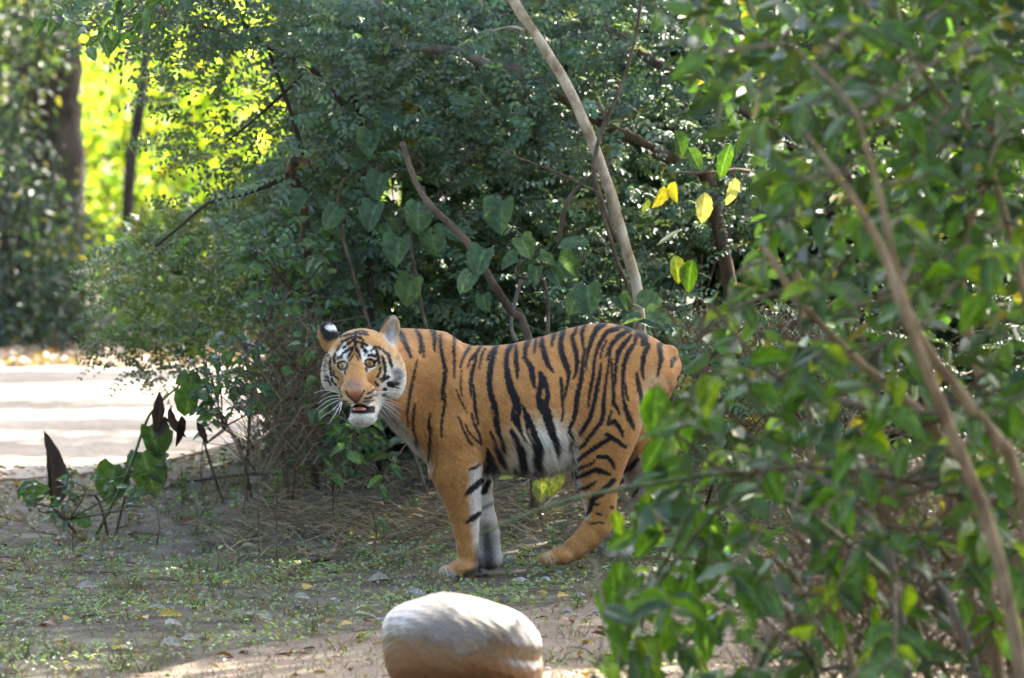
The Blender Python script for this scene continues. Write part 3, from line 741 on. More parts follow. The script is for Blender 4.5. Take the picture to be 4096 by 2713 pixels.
def surface_nets(F, lo, h):
    S = F < 0
    nx, ny, nz = F.shape
    cs = np.zeros((nx - 1, ny - 1, nz - 1), np.uint8)
    for a in (0, 1):
        for b in (0, 1):
            for c in (0, 1):
                cs += S[a:nx - 1 + a, b:ny - 1 + b, c:nz - 1 + c]
    cells = np.argwhere((cs > 0) & (cs < 8))
    idx = np.full(cs.shape, -1, np.int32); idx[tuple(cells.T)] = np.arange(len(cells))
    acc = np.zeros((len(cells), 3)); cnt = np.zeros(len(cells))
    corners = [(a, b, c) for a in (0, 1) for b in (0, 1) for c in (0, 1)]
    for i, c0 in enumerate(corners):
        for c1 in corners[i + 1:]:
            if sum(abs(np.array(c0) - c1)) != 1: continue
            v0 = F[tuple((cells + c0).T)]; v1 = F[tuple((cells + c1).T)]
            m = (v0 < 0) != (v1 < 0)
            t = np.where(m, v0 / np.where(v0 - v1 == 0, 1, v0 - v1), 0)
            acc += m[:, None] * (np.array(c0) + t[:, None] * (np.array(c1) - np.array(c0))); cnt += m
    V = lo + h * (cells + acc / cnt[:, None])
    quads = []
    for ax in range(3):
        a1, a2 = (ax + 1) % 3, (ax + 2) % 3
        sl0 = [slice(None)] * 3; sl1 = [slice(None)] * 3
        sl0[ax] = slice(0, -1); sl1[ax] = slice(1, None)
        d = S[tuple(sl0)] != S[tuple(sl1)]
        E = np.argwhere(d)
        E = E[(E[:, a1] > 0) & (E[:, a2] > 0) & (E[:, a1] < cs.shape[a1]) & (E[:, a2] < cs.shape[a2])]
        ins = S[tuple(sl0)][tuple(E.T)]
        q = []
        for o1, o2 in ((1, 1), (0, 1), (0, 0), (1, 0)):
            e = E.copy(); e[:, a1] -= o1; e[:, a2] -= o2
            q.append(idx[tuple(e.T)])
        q = np.stack(q, 1); q[~ins] = q[~ins][:, ::-1]
        quads.append(q)
    return V, np.concatenate(quads)
V, Q = surface_nets(FLD, lo, VOX); # keep the largest connected surface only: the head is refined to half the grid
headP = [p for p in PR if p.head]; bodyP = [p for p in PR if not p.head]
bm = bmesh.new()
me0 = mesh_np('tmp', V, Q); bm.from_mesh(me0); bpy.data.meshes.remove(me0)
xr = PE(480, 0)[0]
edges = [e for e in bm.edges if e.verts[0].co.y < 24.80 and e.verts[0].co.x < xr and e.verts[0].co.z > PE(300, 700)[2]]
bmesh.ops.subdivide_edges(bm, edges=edges, cuts=1, use_grid_fill=True)
bmesh.ops.triangulate(bm, faces=[f for f in bm.faces if len(f.verts) > 4])
tiger_me = bpy.data.meshes.new('tiger_body')
bm.to_mesh(tiger_me); bm.free()
n = len(tiger_me.vertices)
V = np.empty(n * 3, np.float32); tiger_me.vertices.foreach_get('co', V); V = V.reshape(-1, 3).astype(float)
def grad(P, e=0.003):
    g = np.zeros_like(P)
    for a in range(3):
        o = np.zeros(3); o[a] = e
        g[:, a] = (sdf(P + o) - sdf(P - o)) / (2 * e)
    return g
for _ in range(1):
    g = grad(V); f = sdf(V)
    st = f / np.maximum((g ** 2).sum(1), 0.2)
    V -= np.clip(st, -0.003, 0.003)[:, None] * g
NRM = g.copy(); NRM /= np.linalg.norm(NRM, axis=1, keepdims=True) + 1e-9
tiger_me.vertices.foreach_set('co', V.astype(np.float32).ravel())
tiger_me.polygons.foreach_set('use_smooth', np.ones(len(tiger_me.polygons), bool))

# coat
def to_px(P):
    return np.stack([(P[:, 0] * FPX / P[:, 1] + 512) * 4.0, ((CAM_H - P[:, 2]) * FPX / P[:, 1] + HORIZ) * 4.0015], -1)
PX = to_px(V)
isH = (sdf(V, headP) < sdf(V, bodyP) - 0.002)
WHITE, CREAM, ORANGE, RUST, BLACK = np.array((.72, .69, .61)), np.array((.60, .46, .28)), np.array((.44, .21, .066)), np.array((.35, .145, .038)), np.array((.010, .010, .012))
nz1 = lambda s, ph: np.sin(V[:, 0] * s + ph) * np.sin(V[:, 2] * s * 1.3 + 2 * ph) * np.sin(V[:, 1] * s * .9 + ph)
C = np.tile(ORANGE, (n, 1))
def mix(w, c): 
    C[:] = C * (1 - w[:, None]) + np.asarray(c) * w[:, None]
def seg_dist(pts):
    """pts in photo px with widths -> signed-ish distance outside the stroke, per vertex"""
    best = np.full(n, 1e9)
    lo_ = np.min([p[:2] for p in pts], 0) - 60; hi_ = np.max([p[:2] for p in pts], 0) + 60
    m = ((PX > lo_) & (PX < hi_)).all(1)
    q = PX[m]; b = np.full(len(q), 1e9)
    for (x0, y0, w0), (x1, y1, w1) in zip(pts[:-1], pts[1:]):
        d = np.array((x1 - x0, y1 - y0)); L2 = max(d @ d, 1e-6)
        t = np.clip(((q - (x0, y0)) @ d) / L2, 0, 1)
        dd = np.sqrt(((q - (x0, y0) - t[:, None] * d) ** 2).sum(1)) - (w0 + (w1 - w0) * t) / 2
        b = np.minimum(b, dd)
    best[m] = b
    return best
jag = 2.2 * nz1(170, 0.3) + 2.0 * nz1(330, 1.7)
def stroke(crop, sc, pts, c, mask, soft=2.6, amt=1.0, grow=0.0):
    pp = [(*crop(x, y), w / sc) for x, y, w in pts]
    if len(pp) == 1: pp = pp * 2
    d = seg_dist(pp) + jag
    w = np.clip(0.5 - (d - grow) / (2 * soft), 0, 1) * amt * mask
    mix(w, c)
def poly(crop, pts, c, mask, soft=3.0, amt=1.0):
    pp = np.array([crop(x, y) for x, y in pts]); m = len(pp)
    lo_ = pp.min(0) - 25; hi_ = pp.max(0) + 25
    sel = np.where(((PX > lo_) & (PX < hi_)).all(1))[0]
    q = PX[sel]; ins = np.zeros(len(q), bool); dist = np.full(len(q), 1e9)
    for i in range(m):
        a, b = pp[i], pp[(i + 1) % m]
        cr = ((a[1] > q[:, 1]) != (b[1] > q[:, 1])) & (q[:, 0] < (b[0] - a[0]) * (q[:, 1] - a[1]) / (b[1] - a[1] + 1e-9) + a[0])
        ins ^= cr
        d = b - a; t = np.clip(((q - a) @ d) / (d @ d + 1e-9), 0, 1)
        dist = np.minimum(dist, np.sqrt(((q - a - t[:, None] * d) ** 2).sum(1)))
    sd = np.where(ins, -dist, dist) + jag[sel]
    w = np.zeros(n); w[sel] = np.clip(0.5 - sd / (2 * soft), 0, 1) * amt
    mix(w * mask, c)

B_ = (~isH).astype(float); H_ = isH.astype(float)
isN = V[:, 1] < np.interp(PX[:, 0], [cropE(0, 0)[0], cropE(2000, 0)[0]], [body_d(0), body_d(2000)]) + 0.015   # near side
N_ = B_ * isN
# broad colour fields
mix(B_ * 0.35 * np.clip(nz1(9, 1.0), 0, 1), RUST)
E = (cropE, 1.3069); 
belly = [(1000, 860), (1080, 700), (1150, 640), (1250, 610), (1330, 600), (1400, 640), (1440, 760), (1420, 900), (1330, 1000), (1000, 990)]
poly(cropE, belly, CREAM, B_, 55, 0.95)
belly2 = [(1010, 890), (1100, 770), (1230, 660), (1330, 640), (1400, 690), (1425, 800), (1420, 950), (1000, 980)]
poly(cropE, belly2, WHITE, B_, 35, 0.85)
stroke(*E, [(1420, 740, 20), (1440, 830, 30), (1450, 930, 30), (1480, 1050, 20), (1500, 1130, 20)], WHITE, N_, 12, 0.7)
stroke(*E, [(430, 570, 90), (520, 690, 70), (600, 790, 60), (665, 860, 40)], WHITE, B_, 18, 0.85)
stroke(*E, [(930, 900, 70), (935, 1000, 95), (935, 1100, 75), (935, 1200, 60), (940, 1300, 50)], WHITE, B_, 16, 0.85)
far = B_ * (~isN)
low = np.clip((cropE(0, 800)[1] - PX[:, 1]) / -60 , 0, 1)
mix(far * low * 0.85, WHITE * 0.8)
stroke(*E, [(975, 1200, 60), (985, 1300, 80), (985, 1400, 80)], (.035, .035, .038), far, 20, 0.92)
stroke(*E, [(1010, 1060, 16), (960, 1090, 20)], BLACK, far, 6, .7)
stroke(*E, [(1035, 1260, 10), (1040, 1380, 10)], WHITE * .7, far, 8, .7)
stroke(*E, [(930, 1290, 26), (935, 1400, 60)], (.05, .05, .055), B_, 14, 0.8)
stroke(*E, [(880, 1440, 60), (930, 1425, 60)], BLACK, B_, 8, 0.8)
stroke(*E, [(755, 1430, 60), (810, 1455, 44)], WHITE * .9, B_, 16, 0.75)
stroke(*E, [(1295, 1350, 50), (1330, 1385, 40)], CREAM, B_, 16, 0.7)
for a_ in ([(752, 1408, 5), (764, 1445, 6)], [(772, 1402, 4), (790, 1448, 5)], [(745, 1432, 6), (752, 1448, 6)], [(1292, 1345, 4), (1304, 1380, 5)], [(1312, 1335, 4), (1330, 1380, 5)]): stroke(*E, a_, BLACK * 2, B_, 2.2, .85)  # shade lines between the toes, painted black
stroke(*E, [(1600, 1270, 60), (1530, 1345, 60), (1440, 1385, 40)], (.03, .02, .012), B_, 22, 0.85)
stroke(*E, [(1790, 900, 170), (1800, 1000, 150), (1770, 1190, 130)], (.30, .25, .20), far, 25, 0.7)
stroke(*E, [(1700, 640, 60), (1710, 800, 90), (1730, 900, 60)], (.10, .06, .03), far, 30, 0.8)
stroke(*E, [(1850, 420, 80), (1830, 520, 80), (1800, 640, 50)], CREAM, B_, 28, 0.6)
stroke(*E, [(740, 1000, 10), (790, 1150, 10)], RUST, N_, 30, 0.3)
stroke(*E, [(690, 300, 60), (650, 500, 60), (620, 620, 50)], RUST, B_, 60, 0.4)
stroke(*E, [(830, 520, 20), (870, 640, 20), (900, 760, 20)], RUST, B_, 30, 0.4)
# stripes, a skin fold's crease shade and a dark elbow mark, traced from the photograph
SA = [
 [(255, 190, 30), (270, 215, 40), (320, 290, 60), (380, 420, 45), (425, 530, 15)], [(480, 175, 25), (480, 205, 25), (525, 280, 40), (545, 380, 50), (540, 470, 35)], [(575, 400, 14), (575, 530, 7)],
 [(680, 180, 60), (680, 205, 60), (705, 300, 40), (700, 400, 22), (705, 470, 8)], [(762, 275, 22), (775, 420, 25), (805, 560, 32), (832, 680, 38), (820, 820, 38), (800, 930, 28), (795, 1030, 15)],
 [(950, 255, 45), (945, 280, 45), (930, 380, 28), (935, 520, 20), (938, 680, 12), (935, 780, 6)], [(1130, 385, 25), (1115, 410, 25), (1070, 480, 25), (1025, 580, 18), (1005, 650, 8)],
 [(1250, 400, 25), (1235, 425, 25), (1190, 490, 30), (1120, 570, 25), (1095, 650, 10)], [(1300, 430, 10), (1260, 500, 14), (1245, 590, 14), (1235, 660, 6)],
 [(1200, 500, 12), (1180, 590, 25), (1150, 700, 35), (1130, 830, 38), (1130, 920, 20), (1140, 1000, 10)], [(1160, 860, 14), (1175, 960, 25), (1180, 1100, 30), (1200, 1220, 28), (1220, 1320, 14)],
 [(1140, 1190, 10), (1160, 1290, 15), (1195, 1370, 22), (1230, 1440, 20), (1255, 1560, 20)], [(1440, 375, 40), (1430, 400, 40), (1370, 470, 30), (1330, 560, 20)],
 [(1425, 450, 30), (1380, 560, 55), (1360, 700, 60), (1350, 850, 55), (1370, 980, 55), (1410, 1090, 60), (1420, 1180, 75), (1430, 1270, 62), (1455, 1400, 55), (1480, 1560, 45)],
 [(1620, 355, 45), (1610, 380, 45), (1560, 480, 50), (1550, 640, 50), (1575, 780, 75), (1610, 920, 80), (1660, 1020, 90), (1680, 1100, 90), (1670, 1180, 110), (1660, 1250, 100), (1690, 1330, 60), (1740, 1440, 15)],
 [(1665, 390, 20), (1665, 520, 45), (1675, 640, 45), (1685, 770, 20)], [(1815, 305, 60), (1810, 330, 60), (1775, 430, 40), (1770, 540, 40), (1800, 580, 40), (1850, 660, 60), (1865, 780, 60), (1885, 890, 20)],
 [(1910, 290, 22), (1890, 400, 25), (1875, 490, 10)], [(1970, 275, 30), (1975, 400, 55), (2010, 520, 55), (2050, 630, 45), (2110, 710, 15)], [(2125, 235, 50), (2095, 330, 30), (2090, 410, 10)],
 [(2220, 200, 60), (2195, 350, 50), (2205, 480, 60), (2250, 600, 60), (2285, 690, 50), (2290, 780, 30)], [(1750, 1110, 20), (1790, 1220, 60), (1830, 1340, 90), (1860, 1440, 90), (1880, 1540, 100)],
 [(1605, 1390, 20), (1640, 1460, 60), (1680, 1540, 80), (1700, 1600, 80)], [(470, 1090, 12), (455, 1190, 22), (445, 1320, 22), (460, 1440, 18), (472, 1530, 8)],
 [(500, 560, 8), (460, 720, 14), (425, 870, 22), (400, 1020, 25), (378, 1150, 18), (375, 1250, 10), (385, 1350, 8)], [(650, 1200, 8), (635, 1320, 18), (632, 1420, 26), (628, 1560, 24), (625, 1700, 14)],
 [(830, 960, 10), (825, 1080, 20), (805, 1200, 22), (785, 1320, 16), (785, 1470, 8)], [(990, 1240, 8), (1030, 1350, 12), (1065, 1440, 12), (1100, 1510, 20), (1140, 1560, 20)],
 [(1070, 1330, 8), (1105, 1420, 16), (1160, 1480, 14), (1220, 1540, 12)], [(1020, 700, 8), (1010, 850, 10), (1025, 980, 8)], [(960, 920, 7), (1020, 1060, 7), (1080, 1180, 7)]]  # last stroke: crease shade of a skin fold, painted black
SB = [
 [(470, 720, 40), (505, 790, 80), (475, 900, 60), (455, 1000, 60), (480, 1100, 90), (540, 1170, 110), (570, 1280, 95), (600, 1400, 80), (625, 1500, 60), (640, 1568, 40)], [(520, 800, 60), (555, 900, 45), (565, 1000, 50), (540, 1080, 70)],
 [(815, 740, 20), (800, 830, 22), (785, 900, 22), (765, 1000, 15), (750, 1040, 8)], [(905, 150, 30), (890, 230, 25), (850, 290, 35), (870, 390, 45), (905, 490, 45), (910, 600, 45), (900, 700, 30), (870, 780, 10)],
 [(1000, 140, 35), (990, 160, 35), (965, 250, 35), (975, 350, 25), (985, 430, 10)], [(1240, 105, 75), (1215, 130, 70), (1140, 200, 60), (1085, 310, 50), (1050, 430, 35), (1025, 540, 18), (1015, 680, 8)],
 [(1005, 420, 12), (985, 520, 25), (975, 650, 35), (960, 780, 45), (935, 900, 50), (905, 1030, 50), (890, 1170, 45), (865, 1290, 35), (830, 1350, 30), (800, 1450, 30), (770, 1550, 25)],
 [(1390, 190, 50), (1280, 220, 45), (1220, 290, 45), (1170, 390, 40), (1125, 510, 25), (1110, 620, 25), (1100, 750, 28), (1075, 880, 30), (1055, 1000, 20), (1045, 1120, 8)], [(1260, 330, 8), (1210, 430, 12), (1185, 540, 8)],
 [(1195, 600, 12), (1180, 740, 30), (1150, 880, 38), (1130, 1000, 38), (1100, 1130, 38), (1060, 1260, 42), (1000, 1360, 40), (920, 1470, 35), (850, 1550, 30), (800, 1640, 12)],
 [(1530, 205, 50), (1420, 270, 50), (1350, 340, 50), (1290, 420, 25), (1255, 520, 12)], [(1320, 400, 10), (1295, 520, 22), (1275, 680, 15), (1250, 830, 20), (1235, 950, 28), (1225, 1080, 40), (1225, 1200, 40), (1190, 1310, 40), (1110, 1410, 35), (1030, 1510, 28), (990, 1568, 20)],
 [(1550, 270, 30), (1470, 370, 50), (1400, 470, 50), (1375, 590, 30), (1365, 720, 22), (1365, 850, 14)], [(1320, 560, 10), (1325, 700, 18), (1335, 850, 25), (1345, 980, 35), (1340, 1080, 35), (1385, 1130, 25), (1410, 1200, 10)],
 [(1620, 240, 40), (1590, 360, 30), (1510, 480, 45), (1465, 620, 40), (1455, 750, 35), (1450, 880, 30), (1455, 1000, 20), (1480, 1120, 40), (1520, 1240, 50), (1560, 1330, 40), (1580, 1390, 15)], [(1480, 850, 20), (1495, 960, 20), (1515, 1050, 10)],
 [(1640, 240, 60), (1710, 300, 80), (1690, 370, 50)], [(1720, 330, 40), (1750, 400, 50), (1710, 480, 50), (1690, 580, 45), (1680, 680, 30), (1700, 790, 12)], [(1900, 370, 50), (1880, 390, 50), (1895, 470, 50), (1905, 550, 45), (1885, 650, 25), (1860, 760, 10)], [(2060, 550, 40), (2040, 570, 40), (2030, 640, 20)],
 [(1615, 730, 25), (1640, 870, 45), (1670, 1000, 40), (1670, 1110, 30), (1680, 1220, 12)], [(720, 790, 30), (730, 890, 30), (735, 1010, 25), (740, 1150, 14), (730, 1280, 12)], [(1320, 1170, 15), (1290, 1260, 20), (1275, 1330, 25), (1350, 1290, 50), (1410, 1360, 40), (1450, 1460, 25)],
 [(1400, 160, 34), (1600, 195, 36), (1700, 260, 26)]]
SC = [[(555, 235, 25), (600, 265, 28), (650, 300, 25), (680, 320, 12)], [(575, 260, 26), (490, 310, 26), (420, 360, 24), (360, 400, 22), (320, 440, 14)], [(396, 304, 16), (350, 340, 18), (310, 385, 12)],
 [(490, 385, 20), (550, 385, 22), (580, 415, 22), (605, 460, 15)], [(330, 470, 20), (390, 455, 16), (450, 430, 12), (470, 410, 6)], [(340, 525, 18), (410, 500, 26), (480, 470, 30), (540, 490, 30), (570, 500, 15)], [(365, 605, 14), (430, 585, 22), (480, 550, 10)],
 [(600, 540, 30), (560, 585, 30), (510, 630, 45), (460, 670, 35), (440, 740, 25), (415, 780, 12)], [(440, 715, 12), (500, 705, 9)], [(585, 725, 16), (600, 735, 8)], [(480, 770, 6), (520, 775, 6)], [(440, 835, 6), (530, 830, 6)]]
SD = [[(780, 215, 10), (800, 300, 35), (830, 370, 40), (850, 410, 20)], [(920, 210, 15), (950, 280, 45), (965, 350, 60), (975, 430, 60), (980, 490, 50)], [(1050, 190, 60), (1075, 290, 75), (1065, 370, 60), (1085, 470, 50)], [(1190, 180, 45), (1210, 270, 25), (1210, 340, 15)],
 [(905, 410, 20), (915, 450, 30)], [(640, 470, 10), (670, 460, 20), (710, 435, 10)], [(610, 645, 12), (650, 605, 40), (720, 545, 34)], [(735, 620, 40), (768, 550, 30)], [(620, 830, 10), (660, 800, 34), (710, 765, 22)], [(760, 340, 25), (775, 430, 45), (790, 460, 30)]]  # last stroke: dark mark behind the elbow
FARS = [[(760, 400, 30), (720, 450, 40), (660, 490, 25)], [(765, 600, 25), (720, 660, 20)], [(830, 300, 30), (810, 340, 30)]]
for L_, cr, sc in ((SA, cropA, 2.959), (SB, cropB, 2.959)):
    for s in L_: stroke(cr, sc, s, BLACK, B_, grow=2.8)
for s in SC: stroke(cropC, 1.69, s, BLACK, N_, grow=2.4)
for s in SD: stroke(cropD, 1.69, s, BLACK, B_, grow=2.0)
for s in FARS: stroke(cropC, 1.69, s, BLACK, far)
stroke(cropA, 2.959, [(1395, 1170, 20), (1400, 1230, 24)], ORANGE * .8, B_, 2.5, .8)
stroke(cropA, 2.959, [(1665, 1175, 14), (1670, 1200, 14)], ORANGE * .6, B_, 3, .6)
stroke(cropB, 2.959, [(515, 920, 24), (512, 1010, 28)], ORANGE, B_, 2.5, .95)
stroke(cropA, 2.959, [(1815, 1385, 22), (1825, 1440, 22)], CREAM * .8, B_, 4, .8)
# ears, face
def fs(pts, c=BLACK, soft=2.2, amt=1.0): stroke(cropF, 2.959, pts, c, H_, soft, amt, 1.8 if c is BLACK else 0.0)
def fp(pts, c, soft=5, amt=1.0): poly(cropF, pts, c, H_, soft, amt)
FO = np.array((.46, .24, .08))
mix(H_, FO)
fp([(300, 600), (400, 600), (440, 820), (470, 1000), (450, 1180), (270, 1200), (270, 750)], CREAM, 18, .9)
fp([(290, 830), (390, 870), (450, 1010), (440, 1180), (270, 1200)], WHITE, 14, .9)
fp([(930, 600), (1010, 600), (1120, 700), (1250, 850), (1260, 1300), (900, 1400), (900, 1050), (960, 930)], CREAM, 18, .9)
fp([(1020, 760), (1090, 740), (1250, 850), (1280, 1150), (1150, 1350), (930, 1300), (960, 1020), (1010, 950)], WHITE, 16, .85)
fp([(430, 700), (440, 640), (470, 580), (500, 520), (540, 500), (565, 560), (590, 590), (570, 650), (552, 730), (548, 800), (545, 860), (510, 880), (500, 720), (450, 715)], WHITE * 1.15, 5)
fs([(430, 760, 26), (440, 810, 28), (490, 845, 26), (515, 875, 22)], WHITE * 1.1, 3); fs([(430, 730, 22), (460, 708, 24), (520, 715, 24), (550, 760, 20)], WHITE * 1.1, 3)
fp([(740, 550), (800, 530), (850, 555), (890, 610), (905, 665), (845, 655), (805, 690), (775, 745), (770, 810), (745, 720), (715, 650), (718, 595)], WHITE * 1.15, 5)
fs([(905, 745, 22), (885, 800, 30), (835, 825, 28), (805, 850, 20)], WHITE * 1.1, 3); fs([(790, 725, 22), (830, 685, 26), (895, 700, 24)], WHITE * 1.1, 3)
fp([(480, 1140), (560, 1120), (640, 1190), (665, 1230), (600, 1270), (520, 1250), (480, 1200)], CREAM * 1.05, 8); fp([(690, 1200), (760, 1120), (880, 1100), (900, 1180), (860, 1260), (800, 1270), (690, 1235)], CREAM * 1.05, 8)
fp([(520, 1215), (600, 1215), (660, 1235), (610, 1275), (540, 1260)], WHITE, 7); fp([(700, 1225), (780, 1200), (870, 1190), (850, 1250), (800, 1270)], WHITE, 7)
fp([(560, 1340), (880, 1330), (900, 1240), (1020, 1240), (1040, 1400), (930, 1500), (560, 1500)], WHITE * .85, 8)
fp([(1120, 560), (1180, 700), (1250, 860), (1210, 900), (1120, 760), (1060, 640)], CREAM * (.95, .8, .62), 16, .8)
fp([(560, 820), (640, 780), (720, 800), (760, 900), (770, 1050), (540, 1060), (530, 930)], FO * (.86, .72, .6), 22, .7)
fp([(540, 960), (600, 930), (740, 930), (760, 1000), (745, 1085), (560, 1090)], (.27, .175, .12), 14, .75)
fp([(460, 860), (500, 880), (530, 900), (470, 1060), (440, 960)], RUST, 10, .5); fp([(800, 860), (900, 860), (890, 960), (850, 1050), (790, 1000)], RUST, 12, .5)
for s in [[(660, 385, 25), (650, 460, 25), (655, 560, 25), (700, 620, 16)], [(640, 470, 22), (580, 510, 25), (510, 570, 18)], [(480, 440, 20), (560, 415, 22), (640, 400, 22)], [(500, 500, 25), (560, 470, 30), (630, 440, 25)],
 [(670, 380, 22), (740, 368, 20), (800, 385, 12)], [(680, 400, 18), (760, 405, 22), (810, 415, 10)], [(670, 440, 25), (720, 455, 25), (745, 475, 15)], [(660, 500, 22), (730, 510, 30), (790, 540, 28)], [(730, 550, 30), (760, 580, 25), (800, 620, 16)],
 [(540, 610, 25), (590, 580, 25), (630, 560, 18)], [(630, 580, 20), (590, 640, 22), (565, 690, 14)], [(495, 685, 15), (510, 630, 15), (545, 605, 15)], [(660, 590, 20), (700, 640, 18), (715, 690, 12)], [(640, 640, 9), (600, 700, 9), (580, 725, 7)], [(670, 650, 8), (690, 720, 7)],
 [(750, 600, 13), (780, 620, 13), (765, 660, 9)], [(540, 800, 25), (532, 875, 15)], [(780, 805, 30), (790, 845, 16)], [(880, 735, 24), (905, 722, 18)], [(810, 660, 20), (850, 650, 24), (890, 670, 16)], [(445, 700, 18), (480, 672, 15), (500, 655, 9)],
 [(415, 640, 25), (405, 700, 30), (412, 745, 20)], [(365, 690, 20), (355, 770, 25), (370, 860, 22), (385, 960, 22), (430, 1010, 12)], [(345, 650, 14), (320, 700, 14), (315, 780, 16), (315, 870, 14)], [(400, 840, 14), (415, 900, 18), (455, 940, 12)],
 [(905, 600, 30), (920, 670, 35), (935, 750, 18)], [(975, 670, 25), (995, 760, 35), (1010, 850, 28), (985, 930, 25), (940, 945, 14)], [(985, 600, 22), (1040, 650, 35), (1070, 740, 40), (1085, 800, 25)], [(950, 800, 18), (945, 860, 24), (910, 915, 18)], [(890, 980, 25), (920, 1020, 18)], [(1040, 915, 38), (1000, 950, 28), (960, 970, 16)],
 [(1060, 1000, 70), (1100, 1010, 70)], [(1000, 1060, 44)], [(985, 1125, 34), (1010, 1120, 24)], [(1150, 1200, 26), (1160, 1300, 24), (1172, 1400, 18), (1190, 1480, 12)],
 [(800, 1110, 12), (850, 1090, 14), (880, 1060, 12)], [(770, 1172, 12), (830, 1150, 16), (890, 1130, 12)], [(760, 1203, 7), (880, 1190, 7)], [(490, 1150, 10), (480, 1100, 14), (475, 1050, 9)], [(500, 1200, 8), (560, 1205, 8)], [(520, 1224, 7), (590, 1234, 7)],
 [(545, 1085, 14), (575, 1140, 16), (640, 1190, 18), (665, 1222, 14)], [(758, 1078, 14), (722, 1135, 15), (680, 1195, 16)]]: fs(s)
fs([(1110, 830, 50), (1150, 890, 90), (1130, 960, 60)], (.07, .07, .07), 9, .85)
fs([(1010, 1180, 60), (960, 1290, 50), (930, 1370, 30)], (.16, .14, .12), 14, .6)  # shade between chin and ruff, painted as a darker throat
fs([(880, 560, 20), (930, 560, 22), (960, 590, 16)]); fs([(840, 600, 16), (880, 580, 20)]); fs([(440, 600, 18), (465, 560, 20), (490, 535, 14)]); fs([(330, 900, 14), (345, 960, 16), (370, 1010, 10)])
fp([(562, 1098), (650, 1082), (745, 1082), (702, 1150), (672, 1186), (640, 1178), (600, 1142)], (.36, .13, .075), 3)
fp([(600, 1265), (670, 1228), (730, 1235), (805, 1262), (860, 1250), (890, 1270), (880, 1340), (740, 1350), (590, 1340), (575, 1300)], BLACK * 1.4, 3)
for cx, cy, r_ in ((505, 775, 62), (828, 748, 64)):
    a = np.linspace(0, 2 * np.pi, 13); fs([(cx + r_ * .95 * math.cos(t), cy + r_ * .74 * math.sin(t), 15) for t in a], BLACK, 2.0)
# ears
earL = H_ * (PX[:, 1] < cropF(0, 500)[1]) * (PX[:, 0] < cropF(460, 0)[0]); earR = H_ * (PX[:, 0] > cropF(930, 0)[0]) * (PX[:, 1] < cropF(0, 580)[1])
fp([(210, 300), (290, 235), (410, 240), (480, 350), (480, 440), (400, 480), (330, 505), (275, 470), (245, 400)], BLACK * 1.6, 8)
fp([(295, 330), (330, 300), (390, 300), (440, 340), (430, 365), (340, 370)], WHITE * 1.25, 4)
fp([(990, 430), (1050, 250), (1100, 200), (1150, 220), (1150, 400), (1130, 560), (1080, 560), (1030, 510)], (.42, .38, .33), 8)
fs([(935, 360, 26), (1000, 260, 28), (1050, 205, 20)], BLACK, 3); fs([(1020, 330, 16), (1040, 460, 20), (1080, 520, 16)], (.16, .12, .09), 8, .6); fs([(1110, 300, 14), (1090, 420, 14)], WHITE, 9, .6)
fs([(1060, 205, 12), (1120, 195, 12), (1150, 240, 10)], (.06, .05, .04), 3, .8)
def vnoise(a, b, c, seed=0):
    '''smooth value noise'''
    i = np.floor(np.stack([a, b, c])).astype(np.int64); f = np.stack([a, b, c]) - i; f = f * f * (3 - 2 * f); out = 0
    def hsh(x, y, z):
        h = (x * 374761393 + y * 668265263 + z * 2147483647 + seed * 1274126177) & 0xffffffff
        h = ((h ^ (h >> 13)) * 1274126177) & 0xffffffff
        return ((h ^ (h >> 16)) & 0xffff) / 65535.0
    for dx in (0, 1):
        for dy in (0, 1):
            for dz in (0, 1):
                out = out + hsh(i[0] + dx, i[1] + dy, i[2] + dz) * (f[0] if dx else 1 - f[0]) * (f[1] if dy else 1 - f[1]) * (f[2] if dz else 1 - f[2])
    return out * 2 - 1
zEv = (PX[:, 1] - 1200) * 1.3069
legv = np.clip((zEv - 820) / 80, 0, 1) * B_
xx, yy, zz_ = V.T
tuft = (1 - legv) * vnoise((.8 * xx - .6 * zz_) * 55, (.6 * xx + .8 * zz_) * 170, yy * 80) + legv * vnoise(zz_ * 55, xx * 170, yy * 120, 3)
tuft2 = vnoise(xx * 26, zz_ * 26, yy * 26, 5)
C = np.clip(C * (1 + 0.17 * tuft + 0.10 * tuft2)[:, None], 0.004, 0.85)
attr = tiger_me.color_attributes.new('Col', 'FLOAT_COLOR', 'POINT')
c4 = np.ones((n, 4), np.float32); c4[:, :3] = C; attr.data.foreach_set('color', c4.ravel())
mat_coat = vcol_mat('tiger_coat', 0.75, 0.15, 0.15)
TB = PE(1100, 1440); tiger = empty('tiger', (float(TB[0]), float(TB[1]), 0.0))
tag(tiger, 'orange tiger with black stripes standing side on, face turned to the viewer', 'tiger')
tiger_body = add_obj('body', tiger_me, mat_coat, tiger)

# fur: one thin blade per hair, thicker fringe on belly, chest and cheeks
def surf_y(px, py, y0=24.2, y1=25.2):
    ys = np.arange(y0, y1, 0.002); P = np.array([W(px, py, y) for y in ys]); f = sdf(P)
    i = np.argmax(f < 0.0005)
    return ys[i]
tiger_me.calc_loop_triangles()
tri = np.empty(len(tiger_me.loop_triangles) * 3, np.int32); tiger_me.loop_triangles.foreach_get('vertices', tri); tri = tri.reshape(-1, 3)
ar = np.linalg.norm(np.cross(V[tri[:, 1]] - V[tri[:, 0]], V[tri[:, 2]] - V[tri[:, 0]]), axis=1)
fn = NRM[tri[:, 0]]
wgt = ar * np.where(fn[:, 1] > 0.35, 0.3, 1.0) * np.where((fn[:, 2] < -.05) & (V[tri[:, 0], 2] > .30), 2.2, 1.0) * np.where(isH[tri[:, 0]], 1.3, 1.0)
NF = 230000
pick = rng.choice(len(tri), NF, p=wgt / wgt.sum())
bc = rng.dirichlet((1, 1, 1), NF)
